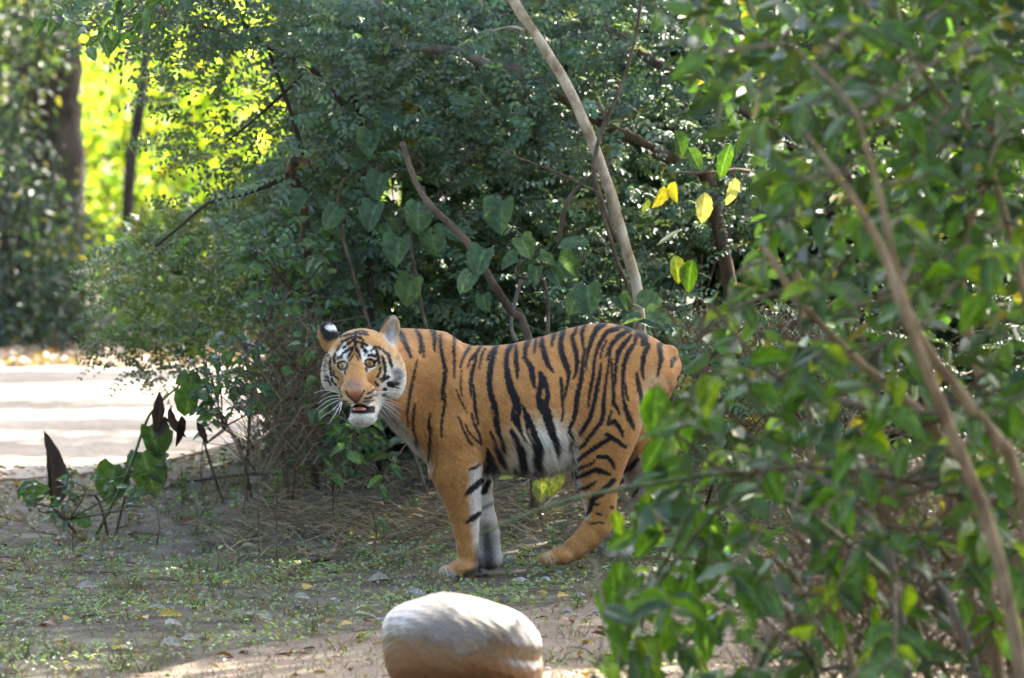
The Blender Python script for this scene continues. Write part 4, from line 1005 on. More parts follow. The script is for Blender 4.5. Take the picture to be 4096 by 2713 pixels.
P0 = (V[tri[pick]] * bc[..., None]).sum(1); Nn = NRM[tri[pick, 0]]; Cc = C[tri[pick, 0]]
hm = isH[tri[pick, 0]]; px_ = to_px(P0)
zE = (px_[:, 1] - 1200) * 1.3069; xE = (px_[:, 0] - 1200) * 1.3069
flow = np.tile((0.75, 0.05, -0.55), (NF, 1))
legm = (zE > 860) & ~hm
flow[legm] = (0.12, 0.0, -1.0)
nose = PF(650, 1080, -0.16)
flow[hm] = (P0[hm] - nose) + np.array((0, .08, 0))
flow /= np.linalg.norm(flow, axis=1, keepdims=True)
flow += rng.normal(0, 0.16, flow.shape)
tan = flow - (flow * Nn).sum(1)[:, None] * Nn
tan /= np.linalg.norm(tan, axis=1, keepdims=True) + 1e-6
LEN = np.full(NF, 0.0085); LEN[hm] = 0.006
bellym = (~hm) & (Nn[:, 2] < -0.28) & (zE < 930) & (xE > 980) & (xE < 1440); LEN[bellym] = 0.048
chestm = (~hm) & (xE < 700) & (Nn[:, 0] < -0.3) & (zE > 550) & (zE < 900); LEN[chestm] = 0.032
xF = (px_[:, 0] - 1200) * 2.959; yF = (px_[:, 1] - 1200) * 2.959
ruff = hm & ((xF > 1120) | (xF < 335)) & (yF > 650) & (yF < 1300); LEN[ruff] = 0.022
chin = hm & (yF > 1380); LEN[chin] = 0.021
near_nose = hm & (np.abs(xF - 655) < 130) & (yF > 900) & (yF < 1350); LEN[near_nose] = 0.003
eyem = hm & ((np.hypot(xF - 505, yF - 775) < 80) | (np.hypot(xF - 828, yF - 748) < 82)); LEN[eyem] = 0.002
LEN *= rng.uniform(0.6, 1.3, NF)
lift = np.where(bellym | chestm | ruff, 0.4, 0.36)
D = tan + Nn * lift[:, None]; D[bellym] += (0, 0, -0.9); D[chestm] += (0, 0, -0.5); D /= np.linalg.norm(D, axis=1, keepdims=True)
side = np.cross(D, Nn); side /= np.linalg.norm(side, axis=1, keepdims=True) + 1e-6
wd = rng.uniform(0.0009, 0.0017, NF)[:, None]
P0 = P0 - Nn * 0.0008
FV = np.stack([P0 - side * wd, P0 + side * wd, P0 + D * LEN[:, None]], 1).reshape(-1, 3)
FC = np.repeat(np.clip(Cc * rng.uniform(0.62, 1.4, (NF, 1)), 0, .9), 3, 0)
fur_me = mesh_np('fur', FV, np.arange(NF * 3).reshape(-1, 3), FC, smooth=True)
fur_me.normals_split_custom_set_from_vertices(np.repeat(unit(Nn + rng.normal(0, .28, Nn.shape)), 3, 0))
fur = add_obj('fur', fur_me, mat_coat, tiger); fur['kind'] = 'stuff'

# eyes
mat_iris = None
def eye_mat():
    m, N, L, p = nodes('tiger_eye')
    at = N.new('ShaderNodeAttribute'); at.attribute_name = 'Col'
    L.new(at.outputs['Color'], p.inputs['Base Color']); p.inputs['Roughness'].default_value = 0.08; setin(p, 'Coat Weight', 0.6)
    return m
mat_eye = eye_mat()
def uv_sphere(c, r, seg=32, rings=24):
    th = np.linspace(0, np.pi, rings); ph = np.linspace(0, 2 * np.pi, seg, endpoint=False)
    Vv = np.array([(math.sin(t) * math.cos(a), -math.cos(t), math.sin(t) * math.sin(a)) for t in th for a in ph]) * r + c
    Fq = [[i * seg + j, i * seg + (j + 1) % seg, (i + 1) * seg + (j + 1) % seg, (i + 1) * seg + j] for i in range(rings - 1) for j in range(seg)]
    return Vv, np.array(Fq), np.repeat(th, seg)
for ex, ey in ((505, 775), (828, 748)):
    fx, fy = cropF(ex, ey)
    sy_ = surf_y(fx, fy)
    ec = W(fx, fy + 2, sy_ + 0.0145)
    Vv, Fq, th = uv_sphere(ec, 0.0175)
    ang = np.degrees(th)
    cc = np.tile((.012, .010, .009), (len(Vv), 1))
    iris = (ang < 48); cc[iris] = (.40, .23, .05); cc[(ang < 48) & (ang > 40)] = (.28, .16, .03); cc[ang < 14] = (.006, .006, .006)
    add_obj('eye', mesh_np('eye', Vv, Fq, cc, True), mat_eye, tiger)
# tongue
b = Build(); 
tc = W(*cropF(705, 1290), surf_y(*cropF(705, 1340)) + 0.012)
Vv, Fq, th = uv_sphere(np.zeros(3), 1.0, 20, 14); Vv = Vv * (.026, .045, .008); Vv[:, 2] += -0.25 * Vv[:, 0] ** 2 * 20 * .3
add_obj('tongue', mesh_np('tongue', Vv + tc, Fq, np.tile((.45, .16, .12), (len(Vv), 1)), True), vcol_mat('tongue_skin', 0.35, 0.5), tiger)
# whiskers
mat_wh = flat_mat('whisker', (.75, .74, .70), 0.4)
WH = [((470, 1100), (300, 1070), (170, 1100)), ((475, 1130), (330, 1150), (200, 1230)), ((480, 1160), (340, 1190), (190, 1300)), ((480, 1175), (350, 1240), (215, 1340)), ((485, 1190), (400, 1290), (240, 1400)), ((490, 1205), (430, 1330), (330, 1480)), ((460, 1090), (360, 1090), (240, 1150)),
      ((890, 1090), (1050, 1085), (1270, 1075)), ((895, 1110), (1050, 1120), (1190, 1160)), ((890, 1130), (1050, 1180), (1220, 1260)), ((885, 1150), (1020, 1230), (1200, 1360)), ((880, 1165), (1000, 1260), (1170, 1400)), ((875, 1185), (960, 1290), (1080, 1430)), ((895, 1100), (1010, 1090), (1200, 1100)), ((885, 1140), (1040, 1210), (1240, 1300)),
      ((870, 1195), (920, 1290), (980, 1400)), ((495, 1215), (480, 1290), (460, 1360))]
for a, m_, t in WH:
    if a[0] > 860: a = (a[0] - 42, a[1])
    ya = surf_y(*cropF(*a)) + 0.004
    b = Build(); b.tube(curve_pts([W(*cropF(*a), ya), W(*cropF(*m_), ya - 0.045), W(*cropF(*t), ya - 0.05)], 10), np.linspace(0.0012, 0.0005, 11), 4)
    add_obj('whisker', b.mesh('whisker'), mat_wh, tiger)
# dark gaps between the toes, their shade painted into the coat as thin strokes
# ================================================================== broad leaved plants
def lay(x, y):
    return W_ground(x * DS, y * DS)
HEART = [big_leaf('heart_leaf', 'heart', c, i, h) for i, (c, h) in enumerate((((.05, .092, .05), 0), ((.058, .105, .05), 1), ((.045, .085, .05), 0), ((.07, .12, .04), 0), ((.055, .10, .055), 0)))]
YEL = [big_leaf('yellow_leaf', 'oval', c, 10 + i) for i, c in enumerate(((.20, .18, .015), (.13, .16, .02)))]
def heart_plant(label, spots, foot_, mat=M_SOFT, meshes=HEART):
    f = foot(*foot_); t = tag(empty('broadleaf_plant', tuple(f)), label, 'plant')
    for (x, y, d, size, ang, face) in spots:
        p = WD(x, y, d); L = .68 * size / 2.3117 * d / FPX
        dr = np.array((math.cos(R(ang)), -.25, -math.sin(R(ang))))
        nn = np.array((0.25 * math.cos(R(ang + 90)) + .1 * rng.normal(), -1.0 * face, 1.0 - .55 * face))
        st = p - unit(dr) * L * .45
        back = st + (rng.normal(0, .02), .10, -.05)
        stem_part(t, [f * .0 + back, (back + st) / 2 + (0, -.01, .015), st], .0035, .002, M_GSTEM, 'leaf_stalk', 5, 5)
        place_leaf(meshes[rng.integers(0, len(meshes))], mat, t, st, dr, nn, L)
    # one main stem through the leaves
    xs = sorted(spots, key=lambda s: -s[1]); tips = [WD(s[0], s[1], s[2] + .12) for s in xs]
    stem_part(t, [f] + [np.mean(tips[i:i + 3], 0) for i in range(0, max(1, len(tips) - 2), 3)], .010, .004, M_TWIG, 'stem', 6, 18)
    return t
heart_plant('plant with big drooping heart shaped leaves under the curved branch', [(855, 330, 27.70, 92, 100, .8), (905, 295, 27.70, 100, 20, .35), (955, 300, 27.80, 80, 60, .5), (1020, 375, 27.80, 80, 5, .3), (1090, 425, 27.80, 70, 10, .2), (800, 300, 27.90, 70, 170, .4), (875, 430, 27.70, 95, 105, .8), (830, 390, 27.80, 60, 150, .6), (765, 500, 27.80, 90, 125, .7), (700, 470, 27.90, 80, 120, .7)], (1000, 700, 27.6))
heart_plant('plant with insect bitten round leaves above the tiger shoulder', [(965, 500, 27.50, 110, 95, .85), (860, 500, 27.60, 100, 110, .85), (1000, 555, 27.50, 100, 80, .85), (920, 580, 27.55, 105, 100, .9), (900, 530, 27.60, 60, 60, .8), (1160, 500, 27.50, 120, 95, .9), (945, 670, 27.60, 100, 110, .8), (1045, 540, 27.60, 75, 30, .6)], (1080, 760, 27.3))
heart_plant('plant with light green toothed leaves just above the tiger back', [(1110, 605, 26.9, 100, 110, .8), (1075, 650, 26.9, 80, 125, .8), (1215, 570, 26.9, 80, 60, .7), (1265, 600, 26.9, 62, 20, .6), (1285, 640, 26.9, 60, 60, .7), (1325, 555, 26.9, 95, -15, .35), (1310, 620, 26.95, 90, 40, .8), (1240, 635, 26.9, 60, 100, .8), (1360, 690, 26.9, 100, 85, .9), (1325, 700, 26.95, 80, 120, .7), (1180, 610, 26.95, 70, 150, .6), (1120, 700, 27.0, 60, 80, .7)], (1225, 830, 26.95))
heart_plant('plant with dull green leaves behind the tiger rump', [(1500, 710, 27.0, 90, 10, .45), (1460, 745, 26.9, 70, 170, .4), (1520, 745, 26.9, 100, 15, .7), (1440, 700, 27.0, 60, 60, .5), (1560, 770, 26.9, 80, 60, .5)], (1500, 860, 27.0))
heart_plant('pair of yellow green wilted leaves under the tiger belly', [(1275, 1115, 26.4, 90, 100, .9), (1250, 1135, 26.35, 70, 95, .9), (1170, 1100, 26.3, 55, 160, .4)], (1262, 1180, 26.4), M_SOFT, [big_leaf('wilted_leaf', 'heart', (.19, .21, .03), 31, 2)])
# bush of glossy leaves left of the tiger head
OV = [big_leaf('oval_leaf', 'oval', c, 40 + i) for i, c in enumerate(((.035, .075, .032), (.045, .09, .035), (.03, .065, .035), (.06, .115, .03)))]
def leafy_twig(t, P, n, L, meshes, mat, spread_=1.0, start=.15, droop=-.2, hook=None):
    """leaves set alternately along a twig"""
    m = len(P); cnt = 0
    for i in range(n):
        u = start + (1 - start) * (i + .5) / n; k = min(int(u * (m - 1)), m - 2)
        p = P[k] + (P[k + 1] - P[k]) * (u * (m - 1) - k); T = unit(P[k + 1] - P[k])
        sd = unit(np.cross(T, (0.0, -.35, 1.0))) * (1 if i % 2 else -1)
        d = unit(T * .55 + sd * spread_ + np.array((0, 0, droop)) + rng.normal(0, .25, 3))
        nn = unit(np.array((0, -.55, 1.0)) + rng.normal(0, .35, 3))
        Li = L * rng.uniform(.5, 1.3)
        if hook is not None and not hook(p + d * Li * .5, Li): continue
        place_leaf(meshes[rng.integers(0, len(meshes))], mat, t, p, d, nn, Li); cnt += 1
    return cnt
def leafy_bush(name, label, poly_, n_twig, n_leaf, L, d0, d1, foot_, meshes, mat, hook=None, tw=(.16, .30), dirb=(-.4, -.4, .15), bark=M_TWIG, stems=3, limit=290, r0=.008):
    f = foot(*foot_) if isinstance(foot_, tuple) else foot_; t = tag(empty(name, tuple(f)), label, 'bush')
    ends = sample(poly_, n_twig, d0, d1); mains = []
    for i in range(stems):
        e = ends[rng.integers(0, len(ends))] * .85 + f * .15
        b_ = f + rng.normal(0, .08, 3) * (1, .6, 0)
        _, P = stem_part(t, [b_, b_ * .5 + e * .5 + (rng.normal(0, .05), 0, .1), e], r0, r0 * .4, bark, 'stem', 6, 12, .02); mains.append(P)
    M = np.concatenate(mains); tot = 0
    for e in ends:
        if tot > limit: break
        j = M[np.argmin(np.linalg.norm(M - e, axis=1) + .6 * np.maximum(0, M[:, 2] - e[2]))]
        d = unit(np.asarray(dirb) + rng.normal(0, .5, 3) + .5 * unit(e - j)); ln = rng.uniform(*tw)
        if np.linalg.norm(e - j) > .55: j = e + unit(j - e) * .55
        _, P = stem_part(t, [j, e - d * ln * .3, e + d * ln * .3, e + d * ln * .7 - (0, 0, .02)], .0045, .0018, bark, 'twig', 5, 9)
        tot += leafy_twig(t, P, n_leaf, L, meshes, mat, start=.35, hook=hook)
    return t
leafy_bush('glossy_bush', 'bush of glossy dark leaves beside the tiger face', [(560, 740), (690, 640), (770, 660), (745, 760), (760, 900), (700, 960), (600, 960), (540, 900), (480, 840)], 44, 6, .062, 26.9, 28.0, (690, 1000, 28.0), OV, M_GLOSS)
leafy_bush('glossy_bush', 'bush of blue green leaves above the dry twigs left of the tiger', [(560, 560), (720, 540), (800, 600), (740, 730), (600, 720)], 34, 6, .058, 27.3, 28.6, (700, 1000, 28.4), OV, M_GLOSS)
leafy_bush('glossy_bush', 'low dark leaves under the tiger chin', [(740, 940), (900, 980), (960, 1060), (900, 1120), (780, 1060), (700, 1000)], 22, 5, .072, 26.8, 27.6, (850, 1100, 27.6), OV, M_GLOSS)
leafy_bush('glossy_bush', 'broad leaved shrub overlapping the edge of the pale road', [(450, 840), (560, 800), (600, 900), (560, 1000), (470, 960)], 20, 6, .06, 27.6, 28.6, (540, 1060, 28.4), OV, M_GLOSS)
leafy_bush('hanging_spray', 'leafy spray hanging in at the top of the dark trunk', [(150, 30), (330, -20), (430, 10), (300, 80), (200, 100)], 9, 6, .085, 26.6, 27.4, WD(760, -160, 27.6), OV, M_GLOSS, None, (.2, .34), (-.8, -.1, -.1), stems=3)
# ---------------- broken seedling with huge leaves at the road edge
TEAK = [big_leaf('teak_leaf', 'heart', c, 60 + i, 1) for i, c in enumerate(((.035, .068, .022), (.042, .08, .025)))]
BRN = [big_leaf('dry_leaf', 'oval', c, 70 + i) for i, c in enumerate(((.035, .022, .015), (.05, .032, .02), (.028, .018, .014)))]
SD_ = 27.8
ts = tag(empty('seedling', tuple(foot(230, 1190, SD_))), 'broken seedling with huge green and shrivelled brown leaves at the road edge', 'plant')
stem_part(ts, [foot(215, 1200, SD_), WD(300, 1080, SD_), WD(345, 960, SD_), WD(410, 895, SD_), WD(440, 860, SD_)], .008, .004, M_GSTEM, 'stem', 6, 14)
stem_part(ts, [WD(250, 1110, SD_), WD(330, 1090, SD_), WD(420, 1060, SD_)], .005, .003, M_GSTEM, 'stem', 6, 8)
for (x, y, ang, L, mesh, nn, mt) in ((265, 1075, 100, .30, TEAK[0], (.15, -1, .35), M_SOFT), (330, 1045, 75, .34, TEAK[1], (-.2, -1, .3), M_SOFT), (345, 985, 70, .26, TEAK[0], (.4, -1, .2), M_SOFT), (440, 870, 88, .30, TEAK[1], (.9, -.8, .1), M_SOFT), (60, 1165, -35, .22, TEAK[0], (0, -.8, .7), M_SOFT), (170, 1190, 20, .16, TEAK[1], (0, -.7, .8), M_SOFT),
    (368, 905, 88, .25, BRN[0], (.8, -.6, 0), M_DEAD), (395, 940, 75, .20, BRN[1], (-.7, -.7, .1), M_DEAD), (420, 960, 95, .19, BRN[2], (.3, -.9, .1), M_DEAD), (455, 975, 60, .14, BRN[0], (.5, -.8, .2), M_DEAD), (380, 960, 100, .17, BRN[2], (.9, -.3, .1), M_DEAD)):
    L *= .58
    place_leaf(mesh, mt, ts, WD(x, y, SD_ + (-.12 if mesh in BRN else .03 * rng.normal())), (math.cos(R(ang)), -.1, -math.sin(R(ang))), nn, L * (1.25 if mesh in BRN else 1.0), wscale=.55 if mesh in BRN else .9)
p = lay(122, 1185)
dl = place_leaf(big_leaf('curled_leaf', 'oval', (.045, .03, .02), 81), M_DEAD, None, Vector(p) + Vector((0, 0, .02)), (.06, 0, 1), (.5, -.8, 0), .345, 'standing_dead_leaf', .6)
tag(dl, 'tall curled brown dead leaf standing upright at the road edge', 'leaf')

leafy_bush('low_plant', 'low leafy plant in the litter by the road edge', [(40, 1130), (300, 1110), (420, 1080), (430, 1170), (300, 1190), (60, 1200)], 16, 5, .05, 27.0, 27.8, (230, 1190, 27.6), OV, M_GLOSS, None, (.08, .16), (0, -.3, .4))
# ================================================================== glossy bush in the foreground, right
CLEAR = [(700, 640), (1480, 640), (1500, 730), (1600, 840), (1560, 880), (1495, 950), (1500, 1050), (1470, 1110), (1430, 1200), (1400, 1300), (1400, 1360), (1360, 1440), (1350, 1580), (700, 1580)]
CLEAR2 = [(600, -100), (1480, -100), (1500, 200), (1560, 330), (1490, 420), (1490, 560), (1460, 600), (1480, 660), (600, 660)]
CLEAR3 = [(1470, 250), (1640, 270), (1740, 360), (1740, 560), (1640, 650), (1470, 650)]
def ok_leaf(p, L):
    q = px_of(p); r_ = L / p[1] * FPX * 2.3117 * .45
    for dx, dy in ((0, 0), (-r_, 0), (0, r_), (0, -r_), (r_, 0)):
        z = q + (dx, dy)
        if in_poly(z, CLEAR)[0] or in_poly(z, CLEAR2)[0] or in_poly(z, CLEAR3)[0]: return False
    return True
RB = [big_leaf('bush_leaf', k, c, 90 + i) for i, (k, c) in enumerate((('oval', (.030, .075, .007)), ('oval', (.045, .105, .008)), ('oval', (.035, .085, .008)), ('oval', (.022, .052, .010)), ('lance', (.04, .095, .008)), ('oval', (.10, .16, .008)), ('oval', (.026, .060, .012)), ('lance', (.035, .078, .010))))]
def stem_of(t, pts, w0, w1, mat=M_TWIG, name='stem', knots=.015):
    P3 = [WD(*p) if isinstance(p, tuple) else p for p in pts]
    return stem_part(t, P3, w0, w1, mat, name, 8, 24, knots)[1]
M_TAN = bark_mat('tan_bark', (.15, .105, .06), (.34, .25, .155), 18)
def big_bush(label, foot_, stems, poly_, n_twig, n_leaf, L, d0, d1, tw=(.2, .38), dirb=(-.5, -.3, .05), limit=290, n_back=900):
    f = foot(*foot_); t = tag(empty('roadside_bush', tuple(f)), label, 'bush'); Ms = []
    for pts, a, b_, mt in stems: Ms.append(stem_of(t, pts, a, b_, mt))
    M = np.concatenate(Ms); ends = sample(poly_, n_twig * 2, d0, d1); tot = used = 0
    for e in ends:
        if tot > limit or used >= n_twig: break
        if not ok_leaf(e, .06): continue
        dd = np.linalg.norm((M - e) * (1, .6, 1), axis=1); j = M[np.argmin(dd)]
        if np.linalg.norm(e - j) > .6: j = e + unit(j - e) * .6
        d = unit(np.asarray(dirb) + rng.normal(0, .45, 3) + .4 * unit(e - j)); ln = rng.uniform(*tw)
        tip = e + d * ln * .6
        if not ok_leaf(tip, .05): tip = e + unit((.4, -.2, .4)) * ln * .4
        _, P = stem_part(t, [j, e - (e - j) * .25, e, tip - (0, 0, .03)], .006, .002, M_TWIG, 'twig', 5, 9); used += 1
        tot += leafy_twig(t, P, n_leaf, L, RB, M_GLOSS, start=.4, hook=ok_leaf, droop=-.35)
    Q = sample(poly_, n_back, d0 + .8, d1 + 1.4); Q = np.array([q for q in Q if ok_leaf(q, .07)]); B = Build()
    loose_leaves(B, Q, L, L * .5, greens(len(Q), (.03, .065, .016), .4, .04), .5)
    add_obj('foliage', B.mesh('foliage'), M_LEAF, t)['kind'] = 'stuff'
    return t
big_bush('upper part of the glossy roadside bush with tan forking stems', (2360, 1500, 16.6),
    [([foot(2420, 1500, 16.6), (2310, 1300, 16.5), (2200, 1000, 16.4), (2100, 750, 16.3), (2040, 580, 16.3), (1960, 440, 16.2), (1905, 365, 16.2), (1850, 290, 16.2)], .022, .003, M_TAN),
     ([foot(2440, 1480, 16.8), (2367, 1150, 16.7), (2250, 950, 16.6), (2120, 770, 16.5), (2070, 620, 16.4), (2040, 480, 16.4), (2000, 330, 16.4), (1960, 230, 16.4), (1830, 100, 16.4)], .020, .003, M_TAN),
     ([foot(2460, 1500, 17.8), (2400, 900, 17.8), (2300, 420, 17.8), (2160, 200, 17.7), (2050, 60, 17.7), (1950, -40, 17.7)], .014, .003, M_TAN)],
    [(1560, -80), (2420, -80), (2420, 640), (1900, 640), (1660, 500), (1650, 260), (1600, 120)], 62, 7, .098, 16.6, 19.0)
top_bush = big_bush('top of the roadside bush with small backlit leaves', (2300, 1400, 19.2),
    [([foot(2350, 1480, 19.3), (2290, 1000, 19.2), (2220, 640, 19.2), (2290, 300, 19.1), (2210, 60, 19.1), (2180, -60, 19.1)], .020, .009, M_TAN), ([(2080, 640, 19.2), (1900, 300, 19.2), (1780, 120, 19.2), (1640, 40, 19.2)], .014, .006, M_TWIG), ([foot(2300, 1400, 19.3), (2120, 800, 19.2), (2080, 640, 19.2)], .018, .014, M_TAN)],
    [(1520, -80), (2420, -80), (2420, 760), (2000, 700), (1760, 520), (1700, 300), (1580, 160)], 66, 7, .085, 18.8, 20.6)
def bush_top(t, n):  # leaves above the view, added to shade the bush from the sky
    Q = np.stack([rng.uniform(.75, 3.4, n), rng.uniform(15.2, 20.6, n), rng.uniform(2.45, 4.4, n)], -1); Q = Q[Q[:, 2] > CAM_H + (HORIZ + 12) * Q[:, 1] / FPX]
    B = Build(); loose_leaves(B, Q, .12, .06, greens(len(Q), (.03, .07, .012), .35, .03), .6); add_obj('upper_foliage', B.mesh('upper_foliage'), M_LEAF, t)['kind'] = 'stuff'
bush_top(top_bush, 3600)
big_bush('middle of the roadside bush with wet shining leaves', (2250, 1450, 18.0),
    [([foot(2330, 1500, 18.0), (2260, 1200, 17.9), (2150, 980, 17.8), (2000, 850, 17.7), (1850, 700, 17.6), (1760, 560, 17.6)], .020, .008, M_TAN), ([(2150, 980, 17.8), (1960, 930, 17.6), (1780, 860, 17.5), (1640, 700, 17.5)], .010, .005, M_TWIG), ([(2230, 1150, 17.9), (2050, 1100, 17.7), (1850, 1080, 17.5), (1680, 1090, 17.4), (1560, 1000, 17.4)], .011, .005, M_TWIG)],
    [(1560, 560), (2420, 560), (2420, 1120), (1900, 1150), (1520, 1130), (1520, 960), (1640, 840), (1620, 700)], 60, 7, .095, 16.6, 18.8, dirb=(-.5, -.3, -.15), limit=270, n_back=320)
big_bush('lower skirt of the roadside bush with drooping leaves and grey dead sticks', (2050, 1600, 18.6),
    [([foot(2180, 1560, 18.6), (2100, 1400, 18.3), (1950, 1250, 18.1), (1800, 1150, 18.0), (1700, 1095, 18.0), (1500, 1120, 18.0), (1300, 1160, 18.0), (1110, 1235, 18.0)], .015, .004, M_GSTEM), ([foot(1400, 1600, 18.2), (1440, 1480, 18.1), (1500, 1380, 18.0), (1590, 1260, 18.0), (1660, 1180, 18.0), (1760, 1120, 18.0)], .007, .008, M_GSTEM),
     ([foot(2320, 1540, 18.0), (2200, 1400, 17.9), (2080, 1290, 17.8), (1950, 1180, 17.8)], .014, .007, M_GREY), ([foot(2120, 1600, 17.9), (2060, 1300, 17.7), (1960, 1150, 17.6), (1850, 1080, 17.6)], .014, .006, M_GREY), ([foot(1960, 1620, 18.2), (1840, 1450, 18.0), (1740, 1340, 18.0), (1600, 1292, 18.0), (1330, 1302, 18.0)], .009, .003, M_TWIG), ([foot(2020, 1640, 18.4), (1930, 1380, 18.2), (1880, 1200, 18.1)], .010, .005, M_TAN)],
    [(1440, 1100), (1700, 1060), (2420, 1000), (2420, 1620), (1380, 1620), (1380, 1450)], 64, 7, .10, 16.8, 18.8, dirb=(-.35, -.3, -.5), limit=270, n_back=320)
frond_shrub('feathery_shrub', 'straggling leafy stems growing through the brown dead stems', [(1560, 740), (1980, 720), (2080, 1160), (1500, 1150)], 240, 25.2, 26.6, (.055, .10, .04), M_LEAF, .045, .024, 6, (.14, .26), 6, .08, -.2, 0)
# yellowing long leaves hanging at the left edge of that bush
yh = tag(empty('yellowing_twig', tuple(foot(1800, 1000, 22.5))), 'twig of long pale green and yellow leaves hanging beside the pale trunk', 'plant')
stem_part(yh, [foot(1900, 1200, 22.6), WD(1850, 700, 22.5), WD(1760, 420, 22.4), WD(1640, 400, 22.3), WD(1560, 400, 22.3)], .012, .004, M_TWIG, 'stem', 6, 16)
for (x, y, ang, L, me_, nn) in ((1560, 300, 70, .135, RB[3], (.6, -.8, .2)), (1690, 330, 112, .19, RB[4], (-.5, -.8, .3)), (1630, 445, 95, .15, big_leaf('pale_leaf', 'oval', (.22, .22, .09), 120), (.1, -1, .2)), (1535, 430, 110, .12, YEL[0], (.5, -.9, .1)), (1560, 420, 95, .10, YEL[0], (-.5, -.8, .1)), (1575, 530, 160, .14, big_leaf('silver_leaf', 'lance', (.16, .19, .14), 121), (0, -.3, 1)), (1700, 410, 100, .14, big_leaf('pale_leaf', 'oval', (.20, .2, .08), 122), (.6, -.8, .1)), (1560, 590, 80, .14, YEL[1], (.2, -.9, .2)), (1500, 460, 115, .07, YEL[1], (.6, -.7, .1)), (1600, 600, 100, .16, RB[1], (-.2, -.9, .2)), (1590, 340, 60, .13, RB[3], (.2, -1, .1))):
    L2 = L * .72; place_leaf(me_, M_GLOSS, yh, WD(x, y, 22.3), (math.cos(R(ang)), -.1, -math.sin(R(ang))), nn, L2)

# ================================================================== boulder
def boulder_mesh():
    bm = bmesh.new(); bmesh.ops.create_icosphere(bm, subdivisions=6, radius=1.0)
    Vv = np.array([v.co for v in bm.verts])
    x, y, z = Vv.T
    s = .10 * np.sin(1.7 * x + .6) * np.cos(1.3 * y + z) + .05 * np.sin(3.1 * z + 2 * x + 1) + .03 * np.sin(5 * x - 4 * y + 2 * z)
    k = (np.abs(x) ** 2.1 + np.abs(y) ** 2.1 + np.abs(z) ** 2.1) ** (-1 / 2.1)      # blunt, pillow like
    Pn = Vv * (k * (1 + s))[:, None]
    nrm_ = np.array((.30, .15, .94)); nrm_ /= np.linalg.norm(nrm_); h = Pn @ nrm_; Pn -= np.maximum(0, h - .88)[:, None] * .45 * nrm_
    n2 = np.array((-.62, -.35, .70)); n2 /= np.linalg.norm(n2); h = Pn @ n2; Pn -= np.maximum(0, h - .90)[:, None] * .4 * n2
    # groove and dark hollow at the right front
    g = np.exp(-(((Pn[:, 0] - .80) / .30) ** 2 + ((Pn[:, 2] + .05) / .16) ** 2)) * (Pn[:, 1] < .2); Pn -= Vv * (g * .07)[:, None]
    g = np.exp(-((Pn[:, 2] - .12 + .28 * (Pn[:, 0] - .3)) / .10) ** 2) * np.clip((Pn[:, 0] + .1) / .6, 0, 1) * (Pn[:, 1] < .1); Pn -= Vv * (g * .03)[:, None]
    fine = .006 * np.sin(23 * x + 17 * z) * np.sin(19 * y + 13 * x) + .004 * np.sin(41 * z + 37 * x) * np.sin(43 * y)
    Pn += Vv * fine[:, None]
    for v, p_ in zip(bm.verts, Pn): v.co = p_
    for f in bm.faces: f.smooth = True
    me = bpy.data.meshes.new('boulder'); bm.to_mesh(me); bm.free(); return me
def rock_mat():
    m, N, L, p = nodes('river_stone')
    tc = N.new('ShaderNodeTexCoord'); sp = N.new('ShaderNodeSeparateXYZ'); L.new(tc.outputs['Object'], sp.inputs[0])
    t = N.new('ShaderNodeTexNoise'); t.inputs['Scale'].default_value = 3.2; t.inputs['Detail'].default_value = 8; t.inputs['Roughness'].default_value = .6; L.new(tc.outputs['Object'], t.inputs['Vector'])
    t2 = N.new('ShaderNodeTexNoise'); t2.inputs['Scale'].default_value = 28; t2.inputs['Detail'].default_value = 6; L.new(tc.outputs['Object'], t2.inputs['Vector'])
    # rusty soil stain rising from the foot
    ad = N.new('ShaderNodeMath'); ad.operation = 'MULTIPLY_ADD'; ad.inputs[1].default_value = 1.4; L.new(t.outputs['Fac'], ad.inputs[0]); L.new(sp.outputs['Z'], ad.inputs[2])
    r = N.new('ShaderNodeValToRGB'); e = r.color_ramp.elements
    e[0].position = .25; e[0].color = (.15, .072, .028, 1); e[1].position = 1.0; e[1].color = (.150, .128, .098, 1)
    a = e.new(.66); a.color = (.14, .08, .036, 1); b_ = e.new(.92); b_.color = (.110, .086, .060, 1)
    L.new(ad.outputs[0], r.inputs[0])
    mr = N.new('ShaderNodeMapRange'); mr.inputs['From Min'].default_value = .3; mr.inputs['From Max'].default_value = .7; mr.inputs['To Min'].default_value = .7; mr.inputs['To Max'].default_value = 1.25; L.new(t2.outputs['Fac'], mr.inputs['Value'])
    sc = N.new('ShaderNodeVectorMath'); sc.operation = 'SCALE'; L.new(r.outputs[0], sc.inputs[0]); L.new(mr.outputs[0], sc.inputs['Scale']); L.new(sc.outputs[0], p.inputs['Base Color'])
    bp = N.new('ShaderNodeBump'); bp.inputs['Strength'].default_value = .18; bp.inputs['Distance'].default_value = .02; L.new(t2.outputs['Fac'], bp.inputs['Height']); L.new(bp.outputs[0], p.inputs['Normal'])
    p.inputs['Roughness'].default_value = .3; setin(p, 'Specular IOR Level', .5)
    return m
rk = bpy.data.objects.new('boulder', boulder_mesh()); col.objects.link(rk); rk.data.materials.append(rock_mat())
tag(rk, 'rounded grey and rust brown boulder lying at the edge of the track', 'boulder')
rp = WD(1069, 1500, 20.75); rk.location = (rp[0] - .018, 20.75, .085); rk.scale = (.270, .22, .188); rk.rotation_euler = (0, R(3), R(4))
